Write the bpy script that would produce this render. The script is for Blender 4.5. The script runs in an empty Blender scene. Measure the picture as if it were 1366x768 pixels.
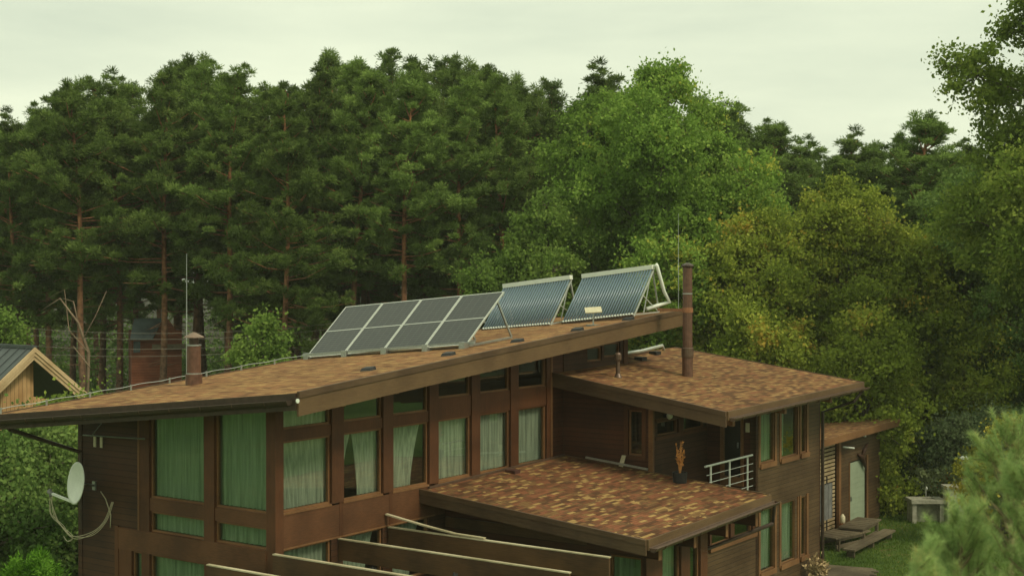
import bpy, math, random
import numpy as np
from mathutils import Vector, Matrix

# ------------------------------------------------------------------ camera, world, sun, exposure
S = bpy.context.scene
COL = S.collection
FPX = 1819.0
PITCH = math.atan((384 - 368.5) / FPX)
TH = math.radians(54.94)
X0, D0, ZC = -4.878, 28.0, 9.0
cd = bpy.data.cameras.new('camera'); cam = bpy.data.objects.new('camera', cd); COL.objects.link(cam)
cd.sensor_width = 36.0; cd.lens = FPX / 1366 * 36.0
cam.location = (0, 0, ZC); cam.rotation_euler = (math.pi / 2 - PITCH, 0, 0)
cd.clip_start = 0.1; cd.clip_end = 3000
cd.dof.use_dof = True; cd.dof.focus_distance = 36.0; cd.dof.aperture_fstop = 2.2
S.camera = cam

SUN_EL, SUN_AZ = math.radians(48), math.radians(128)     # azimuth clockwise from +Y
sd = Vector((math.sin(SUN_AZ) * math.cos(SUN_EL), math.cos(SUN_AZ) * math.cos(SUN_EL), math.sin(SUN_EL)))
ld = bpy.data.lights.new('sun', 'SUN'); lo = bpy.data.objects.new('sun', ld); COL.objects.link(lo)
ld.energy = 1.5; ld.angle = math.radians(11); ld.color = (1.0, 0.89, 0.68)
lo.rotation_euler = sd.to_track_quat('Z', 'Y').to_euler()

W = bpy.data.worlds.new('World'); S.world = W; W.use_nodes = True
wn = W.node_tree.nodes; wl = W.node_tree.links; wn.clear()
wo = wn.new('ShaderNodeOutputWorld'); bg = wn.new('ShaderNodeBackground'); wl.new(bg.outputs[0], wo.inputs[0])
sky = wn.new('ShaderNodeTexSky'); sky.sky_type = 'NISHITA'; sky.sun_disc = False
sky.sun_elevation = SUN_EL; sky.sun_rotation = SUN_AZ; sky.dust_density = 4
wc = wn.new('ShaderNodeTexCoord'); mp = wn.new('ShaderNodeMapping'); mp.inputs['Scale'].default_value = (1.2, 1.2, 6)
nz = wn.new('ShaderNodeTexNoise'); nz.inputs['Scale'].default_value = 1.6; nz.inputs['Detail'].default_value = 7; nz.inputs['Roughness'].default_value = .55
cr = wn.new('ShaderNodeValToRGB')
cr.color_ramp.elements[0].position = .36; cr.color_ramp.elements[0].color = (5.5, 6.1, 4.65, 1)
cr.color_ramp.elements[1].position = .62; cr.color_ramp.elements[1].color = (7.35, 7.85, 5.8, 1)
wm = wn.new('ShaderNodeMixRGB'); wm.inputs[0].default_value = .93
wl.new(wc.outputs['Generated'], mp.inputs[0]); wl.new(mp.outputs[0], nz.inputs[0]); wl.new(nz.outputs[0], cr.inputs[0])
wl.new(sky.outputs[0], wm.inputs[1]); wl.new(cr.outputs[0], wm.inputs[2]); wl.new(wm.outputs[0], bg.inputs[0])
bg.inputs[1].default_value = 0.1
S.view_settings.view_transform = 'Standard'; S.view_settings.look = 'None'; S.view_settings.exposure = 0.40; S.view_settings.gamma = 1.0
S.cycles.max_bounces = 7; S.cycles.transparent_max_bounces = 12; S.cycles.diffuse_bounces = 3; S.cycles.glossy_bounces = 3
S.cycles.caustics_reflective = False; S.cycles.caustics_refractive = False

# ------------------------------------------------------------------ places on the photographed scene (house frame: u, v, z)
CT, ST = math.cos(TH), math.sin(TH)
def world(p): return Vector((X0 + p[0] * CT - p[1] * ST, D0 + p[0] * ST + p[1] * CT, p[2]))
def local(w): x, y = w[0] - X0, w[1] - D0; return Vector((x * CT + y * ST, -x * ST + y * CT, w[2]))
def wray(px, py):
    a = (px - 683) / FPX; b = -(py - 384) / FPX
    cp, sp = math.cos(PITCH), math.sin(PITCH)
    return Vector((a, cp + b * sp, b * cp - sp))
def at(px, py, Y):                                  # world point at distance Y
    d = wray(px, py); return Vector((0, 0, ZC)) + d * (Y / d[1])
def atz(px, py, z):                                 # world point at height z
    d = wray(px, py); return Vector((0, 0, ZC)) + d * ((z - ZC) / d[2])
def lz(px, py, z): return local(atz(px, py, z))
def lv(px, py, v):
    d = wray(px, py); o = local((0, 0, ZC)); dv = -d[0] * ST + d[1] * CT
    return local(Vector((0, 0, ZC)) + d * ((v - o[1]) / dv))
def lu(px, py, u):
    d = wray(px, py); o = local((0, 0, ZC)); du = d[0] * CT + d[1] * ST
    return local(Vector((0, 0, ZC)) + d * ((u - o[0]) / du))

# ------------------------------------------------------------------ materials
def mat(name):
    m = bpy.data.materials.new(name); m.use_nodes = True
    nt = m.node_tree; return m, nt.nodes, nt.links, nt.nodes['Principled BSDF']
def simple(name, col, rough=.6, metal=0, noise=.25, scale=6, bump=0, spec=.4):
    m, n, l, p = mat(name)
    tc = n.new('ShaderNodeTexCoord'); t = n.new('ShaderNodeTexNoise'); t.inputs['Scale'].default_value = scale; t.inputs['Detail'].default_value = 6
    l.new(tc.outputs['Object'], t.inputs[0])
    r = n.new('ShaderNodeValToRGB'); r.color_ramp.elements[0].position = .3; r.color_ramp.elements[1].position = .7
    r.color_ramp.elements[0].color = [c * (1 - noise) for c in col] + [1]; r.color_ramp.elements[1].color = [min(1, c * (1 + noise)) for c in col] + [1]
    l.new(t.outputs[0], r.inputs[0]); l.new(r.outputs[0], p.inputs['Base Color'])
    p.inputs['Roughness'].default_value = rough; p.inputs['Metallic'].default_value = metal; p.inputs['Specular IOR Level'].default_value = spec
    if bump:
        b = n.new('ShaderNodeBump'); b.inputs['Strength'].default_value = bump; b.inputs['Distance'].default_value = .02
        l.new(t.outputs[0], b.inputs['Height']); l.new(b.outputs[0], p.inputs['Normal'])
    return m
def wood(name, c0, c1, board=0, stretch=(1, 1, 14), rough=.6, axis=2, groove=.12):
    """stained timber: stretched grain, big stain patches and, when board > 0, separate boards with grooves"""
    m, n, l, p = mat(name)
    tc = n.new('ShaderNodeTexCoord'); mp = n.new('ShaderNodeMapping'); mp.inputs['Scale'].default_value = stretch
    t = n.new('ShaderNodeTexNoise'); t.inputs['Scale'].default_value = 3; t.inputs['Detail'].default_value = 8; t.inputs['Roughness'].default_value = .65
    l.new(tc.outputs['Object'], mp.inputs[0]); l.new(mp.outputs[0], t.inputs[0])
    t2 = n.new('ShaderNodeTexNoise'); t2.inputs['Scale'].default_value = .9; t2.inputs['Detail'].default_value = 4
    l.new(tc.outputs['Object'], t2.inputs[0])
    a = n.new('ShaderNodeMath'); a.operation = 'ADD'; l.new(t.outputs[0], a.inputs[0])
    t3 = n.new('ShaderNodeMath'); t3.operation = 'MULTIPLY_ADD'; t3.inputs[1].default_value = 1.9; t3.inputs[2].default_value = -.45; l.new(t2.outputs[0], t3.inputs[0]); l.new(t3.outputs[0], a.inputs[1])
    last = a
    b = n.new('ShaderNodeBump'); b.inputs['Strength'].default_value = .5; b.inputs['Distance'].default_value = .01
    if board:
        sx = n.new('ShaderNodeSeparateXYZ'); l.new(tc.outputs['Object'], sx.inputs[0])
        d = n.new('ShaderNodeMath'); d.operation = 'DIVIDE'; d.inputs[1].default_value = board; l.new(sx.outputs[axis], d.inputs[0])
        fl = n.new('ShaderNodeMath'); fl.operation = 'FLOOR'; l.new(d.outputs[0], fl.inputs[0])
        fr = n.new('ShaderNodeMath'); fr.operation = 'FRACT'; l.new(d.outputs[0], fr.inputs[0])
        wnz = n.new('ShaderNodeTexWhiteNoise'); wnz.noise_dimensions = '1D'; l.new(fl.outputs[0], wnz.inputs['W'])
        s = n.new('ShaderNodeMath'); s.operation = 'MULTIPLY_ADD'; s.inputs[1].default_value = .35; l.new(wnz.outputs[0], s.inputs[0]); l.new(a.outputs[0], s.inputs[2]); last = s
        g = n.new('ShaderNodeMath'); g.operation = 'GREATER_THAN'; g.inputs[1].default_value = groove; l.new(fr.outputs[0], g.inputs[0])
    r = n.new('ShaderNodeValToRGB'); r.color_ramp.elements[0].position = .75; r.color_ramp.elements[1].position = 1.35 if board else 1.2
    mr = n.new('ShaderNodeMapRange'); mr.inputs[1].default_value = .7; mr.inputs[2].default_value = 1.45 if board else 1.3
    l.new(last.outputs[0], mr.inputs[0]); l.new(mr.outputs[0], r.inputs[0])
    r.color_ramp.elements[0].position = 0; r.color_ramp.elements[1].position = 1
    r.color_ramp.elements[0].color = list(c0) + [1]; r.color_ramp.elements[1].color = list(c1) + [1]
    l.new(r.outputs[0], p.inputs['Base Color'])
    if board:
        mm = n.new('ShaderNodeMixRGB'); mm.blend_type = 'MULTIPLY'; mm.inputs[0].default_value = 1
        gg = n.new('ShaderNodeMapRange'); gg.inputs[3].default_value = .45; l.new(g.outputs[0], gg.inputs[0])
        l.new(r.outputs[0], mm.inputs[1]); l.new(gg.outputs[0], mm.inputs[2]); l.new(mm.outputs[0], p.inputs['Base Color'])
        hh = n.new('ShaderNodeMath'); hh.operation = 'MULTIPLY_ADD'; hh.inputs[1].default_value = .4; l.new(t.outputs[0], hh.inputs[0]); l.new(g.outputs[0], hh.inputs[2])
        l.new(hh.outputs[0], b.inputs['Height']); b.inputs['Distance'].default_value = .02
    else: l.new(t.outputs[0], b.inputs['Height'])
    l.new(b.outputs[0], p.inputs['Normal']); p.inputs['Roughness'].default_value = rough; p.inputs['Specular IOR Level'].default_value = .3
    return m
def shingles(name, ax, cols, row=.145, tile=.33):
    """asphalt shingles in courses: every tab its own colour, courses run along the other plan axis"""
    m, n, l, p = mat(name)
    tc = n.new('ShaderNodeTexCoord'); sx = n.new('ShaderNodeSeparateXYZ'); l.new(tc.outputs['Object'], sx.inputs[0])
    def M(op, a, b=None, c=None):
        q = n.new('ShaderNodeMath'); q.operation = op
        for i, x in enumerate((a, b, c)):
            if x is None: continue
            if isinstance(x, (int, float)): q.inputs[i].default_value = x
            else: l.new(x, q.inputs[i])
        return q.outputs[0]
    A, B = (sx.outputs[0], sx.outputs[1]) if ax == 0 else (sx.outputs[1], sx.outputs[0])   # A along course, B across
    rf = M('DIVIDE', B, row); ri = M('FLOOR', rf); rr = M('FRACT', rf)
    w1 = n.new('ShaderNodeTexWhiteNoise'); w1.noise_dimensions = '1D'; l.new(ri, w1.inputs['W'])
    tf = M('ADD', M('DIVIDE', A, tile), M('MULTIPLY', w1.outputs[0], 7.3)); ti = M('FLOOR', tf); tr = M('FRACT', tf)
    cb = n.new('ShaderNodeCombineXYZ'); l.new(ti, cb.inputs[0]); l.new(ri, cb.inputs[1])
    w2 = n.new('ShaderNodeTexWhiteNoise'); w2.noise_dimensions = '2D'; l.new(cb.outputs[0], w2.inputs['Vector'])
    pn = n.new('ShaderNodeTexNoise'); pn.inputs['Scale'].default_value = 1.1; pn.inputs['Detail'].default_value = 3; l.new(tc.outputs['Object'], pn.inputs[0])
    f = M('ADD', w2.outputs[0], M('MULTIPLY', M('SUBTRACT', pn.outputs[0], .5), .7))
    r = n.new('ShaderNodeValToRGB'); r.color_ramp.interpolation = 'CONSTANT'
    for i, (pos, c) in enumerate(cols):
        e = r.color_ramp.elements[i] if i < 2 else r.color_ramp.elements.new(pos)
        e.position = pos; e.color = list(c) + [1]
    l.new(f, r.inputs[0])
    gr = n.new('ShaderNodeTexNoise'); gr.inputs['Scale'].default_value = 60; gr.inputs['Detail'].default_value = 3; l.new(tc.outputs['Object'], gr.inputs[0])
    st = n.new('ShaderNodeTexNoise'); st.inputs['Scale'].default_value = .5; st.inputs['Detail'].default_value = 5; l.new(tc.outputs['Object'], st.inputs[0])
    edge = M('MULTIPLY', M('GREATER_THAN', rr, .12), M('GREATER_THAN', tr, .05))
    k = M('MULTIPLY', M('MULTIPLY_ADD', edge, .38, .62), M('MULTIPLY_ADD', gr.outputs[0], .5, .75))
    k = M('MULTIPLY', k, M('MULTIPLY_ADD', st.outputs[0], .7, .65))
    mm = n.new('ShaderNodeMixRGB'); mm.blend_type = 'MULTIPLY'; mm.inputs[0].default_value = 1
    l.new(r.outputs[0], mm.inputs[1]); l.new(k, mm.inputs[2]); l.new(mm.outputs[0], p.inputs['Base Color'])
    b = n.new('ShaderNodeBump'); b.inputs['Strength'].default_value = .7; b.inputs['Distance'].default_value = .012
    l.new(M('ADD', M('MULTIPLY', rr, -.6), M('ADD', edge, M('MULTIPLY', gr.outputs[0], .5))), b.inputs['Height']); l.new(b.outputs[0], p.inputs['Normal'])
    p.inputs['Roughness'].default_value = .9; p.inputs['Specular IOR Level'].default_value = .15
    return m
SH = [(0, (0.108, 0.055, 0.026)), (.2, (0.167, 0.080, 0.036)), (.4, (0.206, 0.101, 0.043)), (.55, (0.235, 0.130, 0.053)), (.74, (0.304, 0.185, 0.074)), (.84, (0.176, 0.101, 0.044)), (.92, (0.216, 0.092, 0.044))]
SHT = [(0, (0.146, 0.072, 0.032)), (.16, (0.219, 0.112, 0.047)), (.36, (0.264, 0.136, 0.055)), (.52, (0.300, 0.172, 0.069)), (.68, (0.346, 0.216, 0.083)), (.82, (0.237, 0.132, 0.058)), (.9, (0.264, 0.123, 0.055))]
SHL = [(0, (0.098, 0.046, 0.022)), (.2, (0.157, 0.067, 0.031)), (.4, (0.206, 0.084, 0.041)), (.52, (0.196, 0.109, 0.044)), (.68, (0.372, 0.239, 0.089)), (.80, (0.147, 0.080, 0.037)), (.9, (0.235, 0.092, 0.044))]
MT = {}
MT['shingle_main'] = shingles('weathered shingles', 1, SHT, row=.12, tile=.26)
MT['shingle_low'] = shingles('patchwork shingles', 0, SHL, row=.10, tile=.27)
MT['shingle_wing'] = shingles('brown shingles', 0, SH, row=.105, tile=.28)
MT['siding'] = wood('stained siding', (0.034, 0.015, 0.007), (0.074, 0.032, 0.014), board=.14, stretch=(1.2, 1.2, 12))
MT['siding_grey'] = wood('weathered siding', (0.055, 0.030, 0.013), (0.106, 0.064, 0.029), board=.12, stretch=(1.2, 1.2, 12))
MT['siding_red'] = wood('red stained siding', (0.043, 0.015, 0.007), (0.088, 0.031, 0.013), board=.13, stretch=(1.2, 1.2, 12))
MT['red_wall'] = wood('red brown boards', (.14, .04, .02), (.26, .085, .04), board=.14, stretch=(1.2, 1.2, 12))
MT['panel'] = wood('stained plywood', (0.073, 0.030, 0.012), (0.135, 0.057, 0.024), stretch=(2, 2, 12))
MT['post'] = wood('stained post', (0.063, 0.024, 0.009), (0.116, 0.045, 0.017), stretch=(12, 12, 1.2))
MT['trim'] = wood('pale stained trim', (0.137, 0.064, 0.026), (0.227, 0.113, 0.046), stretch=(5, 5, 5))
MT['beam'] = wood('weathered beam', (0.058, 0.030, 0.013), (0.124, 0.063, 0.026), stretch=(3, 1.0, 14))
MT['pale_wood'] = wood('pale edge wood', (.34, .29, .17), (.6, .53, .36), stretch=(8, 1, 8))
MT['fascia'] = wood('brown fascia', (0.099, 0.058, 0.027), (0.147, 0.090, 0.042), stretch=(1.5, 1.5, 9))
MT['fascia_dark'] = wood('dark fascia', (0.069, 0.040, 0.021), (0.114, 0.070, 0.036), stretch=(1.5, 1.5, 9))
MT['soffit'] = wood('dark soffit', (0.036, 0.016, 0.008), (0.072, 0.032, 0.014), board=.12, axis=0, stretch=(1, 6, 6))
MT['metal_brown'] = simple('brown sheet metal', (.12, .075, .05), .38, .3, .2, 8)
MT['metal_dark'] = simple('dark brown gutter', (.062, .042, .03), .35, .3, .2, 8)
MT['flue'] = simple('flue brown paint', (.13, .066, .042), .4, .2, .25, 9)
MT['steel'] = simple('galvanised steel', (.42, .45, .42), .35, .8, .15, 20)
MT['alu'] = simple('pale aluminium', (.62, .65, .58), .4, .5, .1, 12)
MT['white'] = simple('off white enamel', (.72, .76, .66), .4, 0, .06, 5)
MT['cream_cable'] = simple('cream cable sheath', (.55, .5, .33), .5, 0, .15, 20)
MT['black'] = simple('black plastic', (.018, .018, .018), .5, 0, .2, 10)
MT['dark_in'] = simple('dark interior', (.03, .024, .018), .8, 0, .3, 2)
MT['concrete'] = simple('old concrete', (.34, .33, .25), .9, 0, .3, 7, .4)
MT['grey_wood'] = wood('silvered timber', (.13, .105, .065), (.31, .26, .17), board=.16, axis=0, stretch=(2, 10, 10))
MT['grey_wood2'] = wood('silvered timber plain', (.08, .062, .038), (.18, .145, .09), stretch=(3, 3, 9))
MT['lath'] = wood('pale lath', (.26, .19, .10), (.45, .36, .21), stretch=(3, 3, 12))
MT['new_wood'] = wood('new pine boards', (.36, .20, .08), (.56, .36, .17), board=.13, axis=1, stretch=(9, 9, 1))
MT['new_trim'] = wood('new pine trim', (.42, .29, .15), (.6, .45, .26), stretch=(4, 4, 4))
MT['copper'] = simple('orange strap', (.3, .13, .06), .5, .2, .2, 9)
MT['roller'] = simple('pale green door paint', (.30, .36, .25), .55, 0, .08, 3)
MT['grey_cloth'] = simple('grey cloth', (.17, .17, .16), .9, 0, .25, 5)
MT['tarp'] = simple('white tarpaulin', (.5, .54, .46), .5, 0, .15, 2, .8)
MT['seam_roof'] = simple('dark slate metal roof', (.07, .085, .085), .45, .3, .15, 3)
MT['far_roof'] = simple('old blue roof', (.055, .075, .075), .5, .2, .4, 2)
MT['dry'] = simple('dried leaves', (.5, .22, .06), .8, 0, .4, 10)
MT['dry_pale'] = simple('dried pale stalks', (.42, .31, .16), .8, 0, .4, 10)
MT['bark'] = wood('pine bark', (.085, .05, .032), (.21, .115, .07), stretch=(6, 6, 1.5), rough=.95)
MT['bark_orange'] = wood('orange pine bark', (.16, .068, .034), (.33, .15, .075), stretch=(6, 6, 1.5), rough=.95)
MT['bark_green'] = wood('young shoot bark', (.14, .12, .06), (.26, .21, .11), stretch=(6, 6, 1.5), rough=.9)
MT['bark_grey'] = wood('grey bark', (.09, .075, .055), (.2, .17, .12), stretch=(6, 6, 1.5), rough=.95)
MT['dead'] = wood('dead branch', (.14, .10, .065), (.27, .2, .13), stretch=(6, 6, 1.5), rough=.95)
MT['cable'] = simple('dark cable', (.2, .19, .15), .6, 0, .1, 4)

def glass_mat(name, tint, ior=1.7):
    m = bpy.data.materials.new(name); m.use_nodes = True; n = m.node_tree.nodes; l = m.node_tree.links; n.clear()
    o = n.new('ShaderNodeOutputMaterial'); mx = n.new('ShaderNodeMixShader'); t = n.new('ShaderNodeBsdfTransparent'); g = n.new('ShaderNodeBsdfGlossy'); fr = n.new('ShaderNodeFresnel')
    t.inputs[0].default_value = list(tint) + [1]; g.inputs['Roughness'].default_value = .015; g.inputs[0].default_value = (.85, .97, .86, 1); fr.inputs[0].default_value = ior
    tc = n.new('ShaderNodeTexCoord'); nz = n.new('ShaderNodeTexNoise'); nz.inputs['Scale'].default_value = .8; b = n.new('ShaderNodeBump'); b.inputs['Strength'].default_value = .12; b.inputs['Distance'].default_value = .02
    l.new(tc.outputs['Object'], nz.inputs[0]); l.new(nz.outputs[0], b.inputs['Height']); l.new(b.outputs[0], g.inputs['Normal'])
    ge = n.new('ShaderNodeNewGeometry'); iv = n.new('ShaderNodeMath'); iv.operation = 'SUBTRACT'; iv.inputs[0].default_value = 1; l.new(ge.outputs['Backfacing'], iv.inputs[1])
    ff = n.new('ShaderNodeMath'); ff.operation = 'MULTIPLY'; l.new(fr.outputs[0], ff.inputs[0]); l.new(iv.outputs[0], ff.inputs[1])
    l.new(ff.outputs[0], mx.inputs[0]); l.new(t.outputs[0], mx.inputs[1]); l.new(g.outputs[0], mx.inputs[2]); l.new(mx.outputs[0], o.inputs[0])
    return m
MT['glass'] = glass_mat('window glass', (.93, .96, .93), 2.3)
MT['glass_deep'] = glass_mat('green tinted window glass', (.87, .93, .88), 2.7)
def curtain_mat():
    m, n, l, p = mat('teal curtain')
    tc = n.new('ShaderNodeTexCoord'); mp = n.new('ShaderNodeMapping'); mp.inputs['Scale'].default_value = (9, 9, .4)
    t = n.new('ShaderNodeTexNoise'); t.inputs['Scale'].default_value = 2; t.inputs['Detail'].default_value = 5
    l.new(tc.outputs['Object'], mp.inputs[0]); l.new(mp.outputs[0], t.inputs[0])
    r = n.new('ShaderNodeValToRGB'); r.color_ramp.elements[0].position = .3; r.color_ramp.elements[1].position = .7
    r.color_ramp.elements[0].color = (.17, .20, .155, 1); r.color_ramp.elements[1].color = (.38, .42, .325, 1)
    l.new(t.outputs[0], r.inputs[0]); l.new(r.outputs[0], p.inputs['Base Color']); p.inputs['Roughness'].default_value = .9
    return m
MT['curtain'] = curtain_mat()
def tube_mat():
    m, n, l, p = mat('vacuum tube glass'); p.inputs['Base Color'].default_value = (.13, .195, .24, 1); p.inputs['Roughness'].default_value = .36; p.inputs['Specular IOR Level'].default_value = .8
    return m
MT['tube'] = tube_mat()
def cell_mat():
    m, n, l, p = mat('solar cells')
    uv = n.new('ShaderNodeUVMap'); br = n.new('ShaderNodeTexBrick'); l.new(uv.outputs[0], br.inputs[0])
    br.offset = 0; br.inputs['Scale'].default_value = 1; br.inputs['Brick Width'].default_value = 1 / 6; br.inputs['Row Height'].default_value = 1 / 24; br.inputs['Mortar Size'].default_value = .0035
    br.inputs['Color1'].default_value = (.033, .037, .036, 1); br.inputs['Color2'].default_value = (.040, .043, .040, 1); br.inputs['Mortar'].default_value = (.10, .11, .10, 1)
    l.new(br.outputs[0], p.inputs['Base Color']); p.inputs['Roughness'].default_value = .22; p.inputs['Specular IOR Level'].default_value = .35
    return m
MT['cell'] = cell_mat()

def leaf_mat(name, dark, mid, light, trans=.3, accent=None, acc_at=.93, tone=.25):
    m = bpy.data.materials.new(name); m.use_nodes = True; n = m.node_tree.nodes; l = m.node_tree.links; n.clear()
    o = n.new('ShaderNodeOutputMaterial'); mx = n.new('ShaderNodeMixShader'); d = n.new('ShaderNodeBsdfDiffuse'); t = n.new('ShaderNodeBsdfTranslucent')
    a = n.new('ShaderNodeAttribute'); a.attribute_name = 't'
    r = n.new('ShaderNodeValToRGB'); els = [(0, dark), (.45, mid), (.85 if accent else 1, light)]
    if accent: els.append((acc_at, accent))
    for i, (p_, c) in enumerate(els):
        e = r.color_ramp.elements[i] if i < 2 else r.color_ramp.elements.new(p_); e.position = p_; e.color = list(c) + [1]
    l.new(a.outputs['Fac'], r.inputs[0])
    oi = n.new('ShaderNodeObjectInfo'); mr = n.new('ShaderNodeMapRange'); mr.inputs[3].default_value = 1 - tone; mr.inputs[4].default_value = 1 + tone
    l.new(oi.outputs['Random'], mr.inputs[0]); mm = n.new('ShaderNodeMixRGB'); mm.blend_type = 'MULTIPLY'; mm.inputs[0].default_value = 1
    l.new(r.outputs[0], mm.inputs[1]); l.new(mr.outputs[0], mm.inputs[2])
    l.new(mm.outputs[0], d.inputs[0]); l.new(mm.outputs[0], t.inputs[0]); mx.inputs[0].default_value = trans
    l.new(d.outputs[0], mx.inputs[1]); l.new(t.outputs[0], mx.inputs[2]); l.new(mx.outputs[0], o.inputs[0])
    return m
LM = {
 'pine': leaf_mat('pine needles', (0.073, 0.115, 0.029), (0.149, 0.229, 0.053), (0.238, 0.332, 0.084), .28),
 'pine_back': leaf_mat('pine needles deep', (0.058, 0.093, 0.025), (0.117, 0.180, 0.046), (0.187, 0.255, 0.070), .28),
 'poplar': leaf_mat('poplar leaves', (0.110, 0.190, 0.034), (0.200, 0.331, 0.058), (0.326, 0.458, 0.095), .35, (0.508, 0.510, 0.088), .96, .1),
 'birch': leaf_mat('birch leaves', (0.102, 0.171, 0.036), (0.183, 0.287, 0.059), (0.216, 0.298, 0.068), .35, None, .9, .1),
 'maple': leaf_mat('turning maple leaves', (0.138, 0.186, 0.029), (0.247, 0.312, 0.047), (0.408, 0.445, 0.077), .35, (0.471, 0.348, 0.062), .975, .12),
 'dark': leaf_mat('dark leaves', (0.065, 0.119, 0.030), (0.123, 0.208, 0.052), (0.202, 0.292, 0.080), .3, None, .9, .08),
 'oak': leaf_mat('oak leaves', (0.117, 0.172, 0.035), (0.213, 0.305, 0.054), (0.378, 0.446, 0.090), .35, None, .9, .1),
 'grey': leaf_mat('grey green leaves', (0.098, 0.144, 0.066), (0.195, 0.252, 0.117), (0.370, 0.415, 0.204), .3, None, .9, .1),
 'yellow': leaf_mat('yellow shrub leaves', (0.176, 0.200, 0.030), (0.352, 0.330, 0.050), (0.605, 0.450, 0.070), .35, None, .9, .1),
 'thuja': leaf_mat('fresh thuja sprays', (.05, .13, .012), (.11, .25, .025), (.19, .37, .05), .3, None, .9, .05),
 'young_pine': leaf_mat('young pine needles', (0.185, 0.289, 0.104), (0.336, 0.469, 0.169), (0.571, 0.662, 0.273), .3, (0.605, 0.456, 0.182), .97, .05),
 'hedge': leaf_mat('hedge leaves', (0.046, 0.078, 0.018), (0.101, 0.140, 0.034), (0.182, 0.218, 0.048), .3, (0.455, 0.156, 0.048), .95, .1),
 'grass': leaf_mat('grass blades', (0.065, 0.110, 0.020), (0.117, 0.187, 0.030), (0.208, 0.264, 0.060), .3, (0.364, 0.264, 0.110), .95, .05),
}
# ------------------------------------------------------------------ mesh helpers
BASE = {}
def setp(o, label=None, cat=None, group=None, kind=None):
    if label: o['label'] = label
    if cat: o['category'] = cat
    if group: o['group'] = group
    if kind: o['kind'] = kind
    return o
def thing(name, label, cat, base=(0, 0, 0), frame='h', group=None):
    o = bpy.data.objects.new(name, None); COL.objects.link(o); o.empty_display_size = .3
    if frame == 'h': o.location = world(base); o.rotation_euler = (0, 0, TH)
    else: o.location = base
    BASE[o.name] = Vector(base); return setp(o, label, cat, group)
class MB:
    def __init__(s): s.v = []; s.f = []; s.uv = {}
    def hexa(s, b, t):
        n = len(s.v); s.v += [tuple(p) for p in b] + [tuple(p) for p in t]
        for f in ((3, 2, 1, 0), (4, 5, 6, 7), (0, 1, 5, 4), (1, 2, 6, 5), (2, 3, 7, 6), (3, 0, 4, 7)): s.f.append(tuple(n + i for i in f))
        return s
    def box(s, x0, y0, z0, x1, y1, z1):
        x0, x1 = min(x0, x1), max(x0, x1); y0, y1 = min(y0, y1), max(y0, y1); z0, z1 = min(z0, z1), max(z0, z1)
        return s.hexa([(x0, y0, z0), (x1, y0, z0), (x1, y1, z0), (x0, y1, z0)], [(x0, y0, z1), (x1, y0, z1), (x1, y1, z1), (x0, y1, z1)])
    def bar(s, p, q, w, h, up=(0, 0, 1)):
        p, q = Vector(p), Vector(q); d = (q - p).normalized(); a = d.cross(Vector(up))
        if a.length < 1e-3: a = d.cross(Vector((1, 0, 0)))
        a.normalize(); b = a.cross(d).normalized(); a *= w / 2; b *= h / 2
        return s.hexa([p - a - b, p + a - b, q + a - b, q - a - b], [p - a + b, p + a + b, q + a + b, q - a + b])
    def tube(s, pts, rad, n=8, cap=True):
        pts = [Vector(p) for p in pts]; rad = rad if isinstance(rad, (list, tuple)) else [rad] * len(pts); rings = []; ref = None
        for i, p in enumerate(pts):
            d = (pts[min(i + 1, len(pts) - 1)] - pts[max(i - 1, 0)]).normalized()
            if ref is None: ref = d.cross(Vector((0, 0, 1)) if abs(d.z) < .9 else Vector((1, 0, 0))).normalized()
            else: ref = (ref - d * ref.dot(d)).normalized()
            b = d.cross(ref); k = len(s.v); rings.append(k)
            s.v += [tuple(p + (ref * math.cos(2 * math.pi * j / n) + b * math.sin(2 * math.pi * j / n)) * rad[i]) for j in range(n)]
        for a, c in zip(rings, rings[1:]):
            for j in range(n): s.f.append((a + j, a + (j + 1) % n, c + (j + 1) % n, c + j))
        if cap: s.f.append(tuple(rings[0] + j for j in range(n))[::-1]); s.f.append(tuple(rings[-1] + j for j in range(n)))
        return s
    def lathe(s, c, prof, n=16):
        rings = []
        for r, z in prof:
            rings.append(len(s.v)); s.v += [(c[0] + r * math.cos(2 * math.pi * j / n), c[1] + r * math.sin(2 * math.pi * j / n), c[2] + z) for j in range(n)]
        for a, b in zip(rings, rings[1:]):
            for j in range(n): s.f.append((a + j, a + (j + 1) % n, b + (j + 1) % n, b + j))
        s.f.append(tuple(rings[0] + j for j in range(n))[::-1]); s.f.append(tuple(rings[-1] + j for j in range(n)))
        return s
    def slab(s, poly, zf, top, bot):
        n = len(s.v); k = len(poly)
        s.v += [(x, y, zf(x, y) + bot) for x, y in poly] + [(x, y, zf(x, y) + top) for x, y in poly]
        s.f.append(tuple(n + i for i in range(k))[::-1]); s.f.append(tuple(n + k + i for i in range(k)))
        for i in range(k): s.f.append((n + i, n + (i + 1) % k, n + k + (i + 1) % k, n + k + i))
        return s
    def build(s, name, m, parent=None, smooth=False, base=None, frame='h'):
        b = BASE[parent.name] if parent else Vector(base or (0, 0, 0))
        me = bpy.data.meshes.new(name); me.from_pydata([(p[0] - b[0], p[1] - b[1], p[2] - b[2]) for p in s.v], [], s.f)
        me.materials.append(m)
        if smooth: me.polygons.foreach_set('use_smooth', [True] * len(me.polygons))
        o = bpy.data.objects.new(name, me); COL.objects.link(o); BASE[o.name] = b
        if parent: o.parent = parent
        elif frame == 'h': o.location = world(b); o.rotation_euler = (0, 0, TH)
        else: o.location = b
        return o

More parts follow.
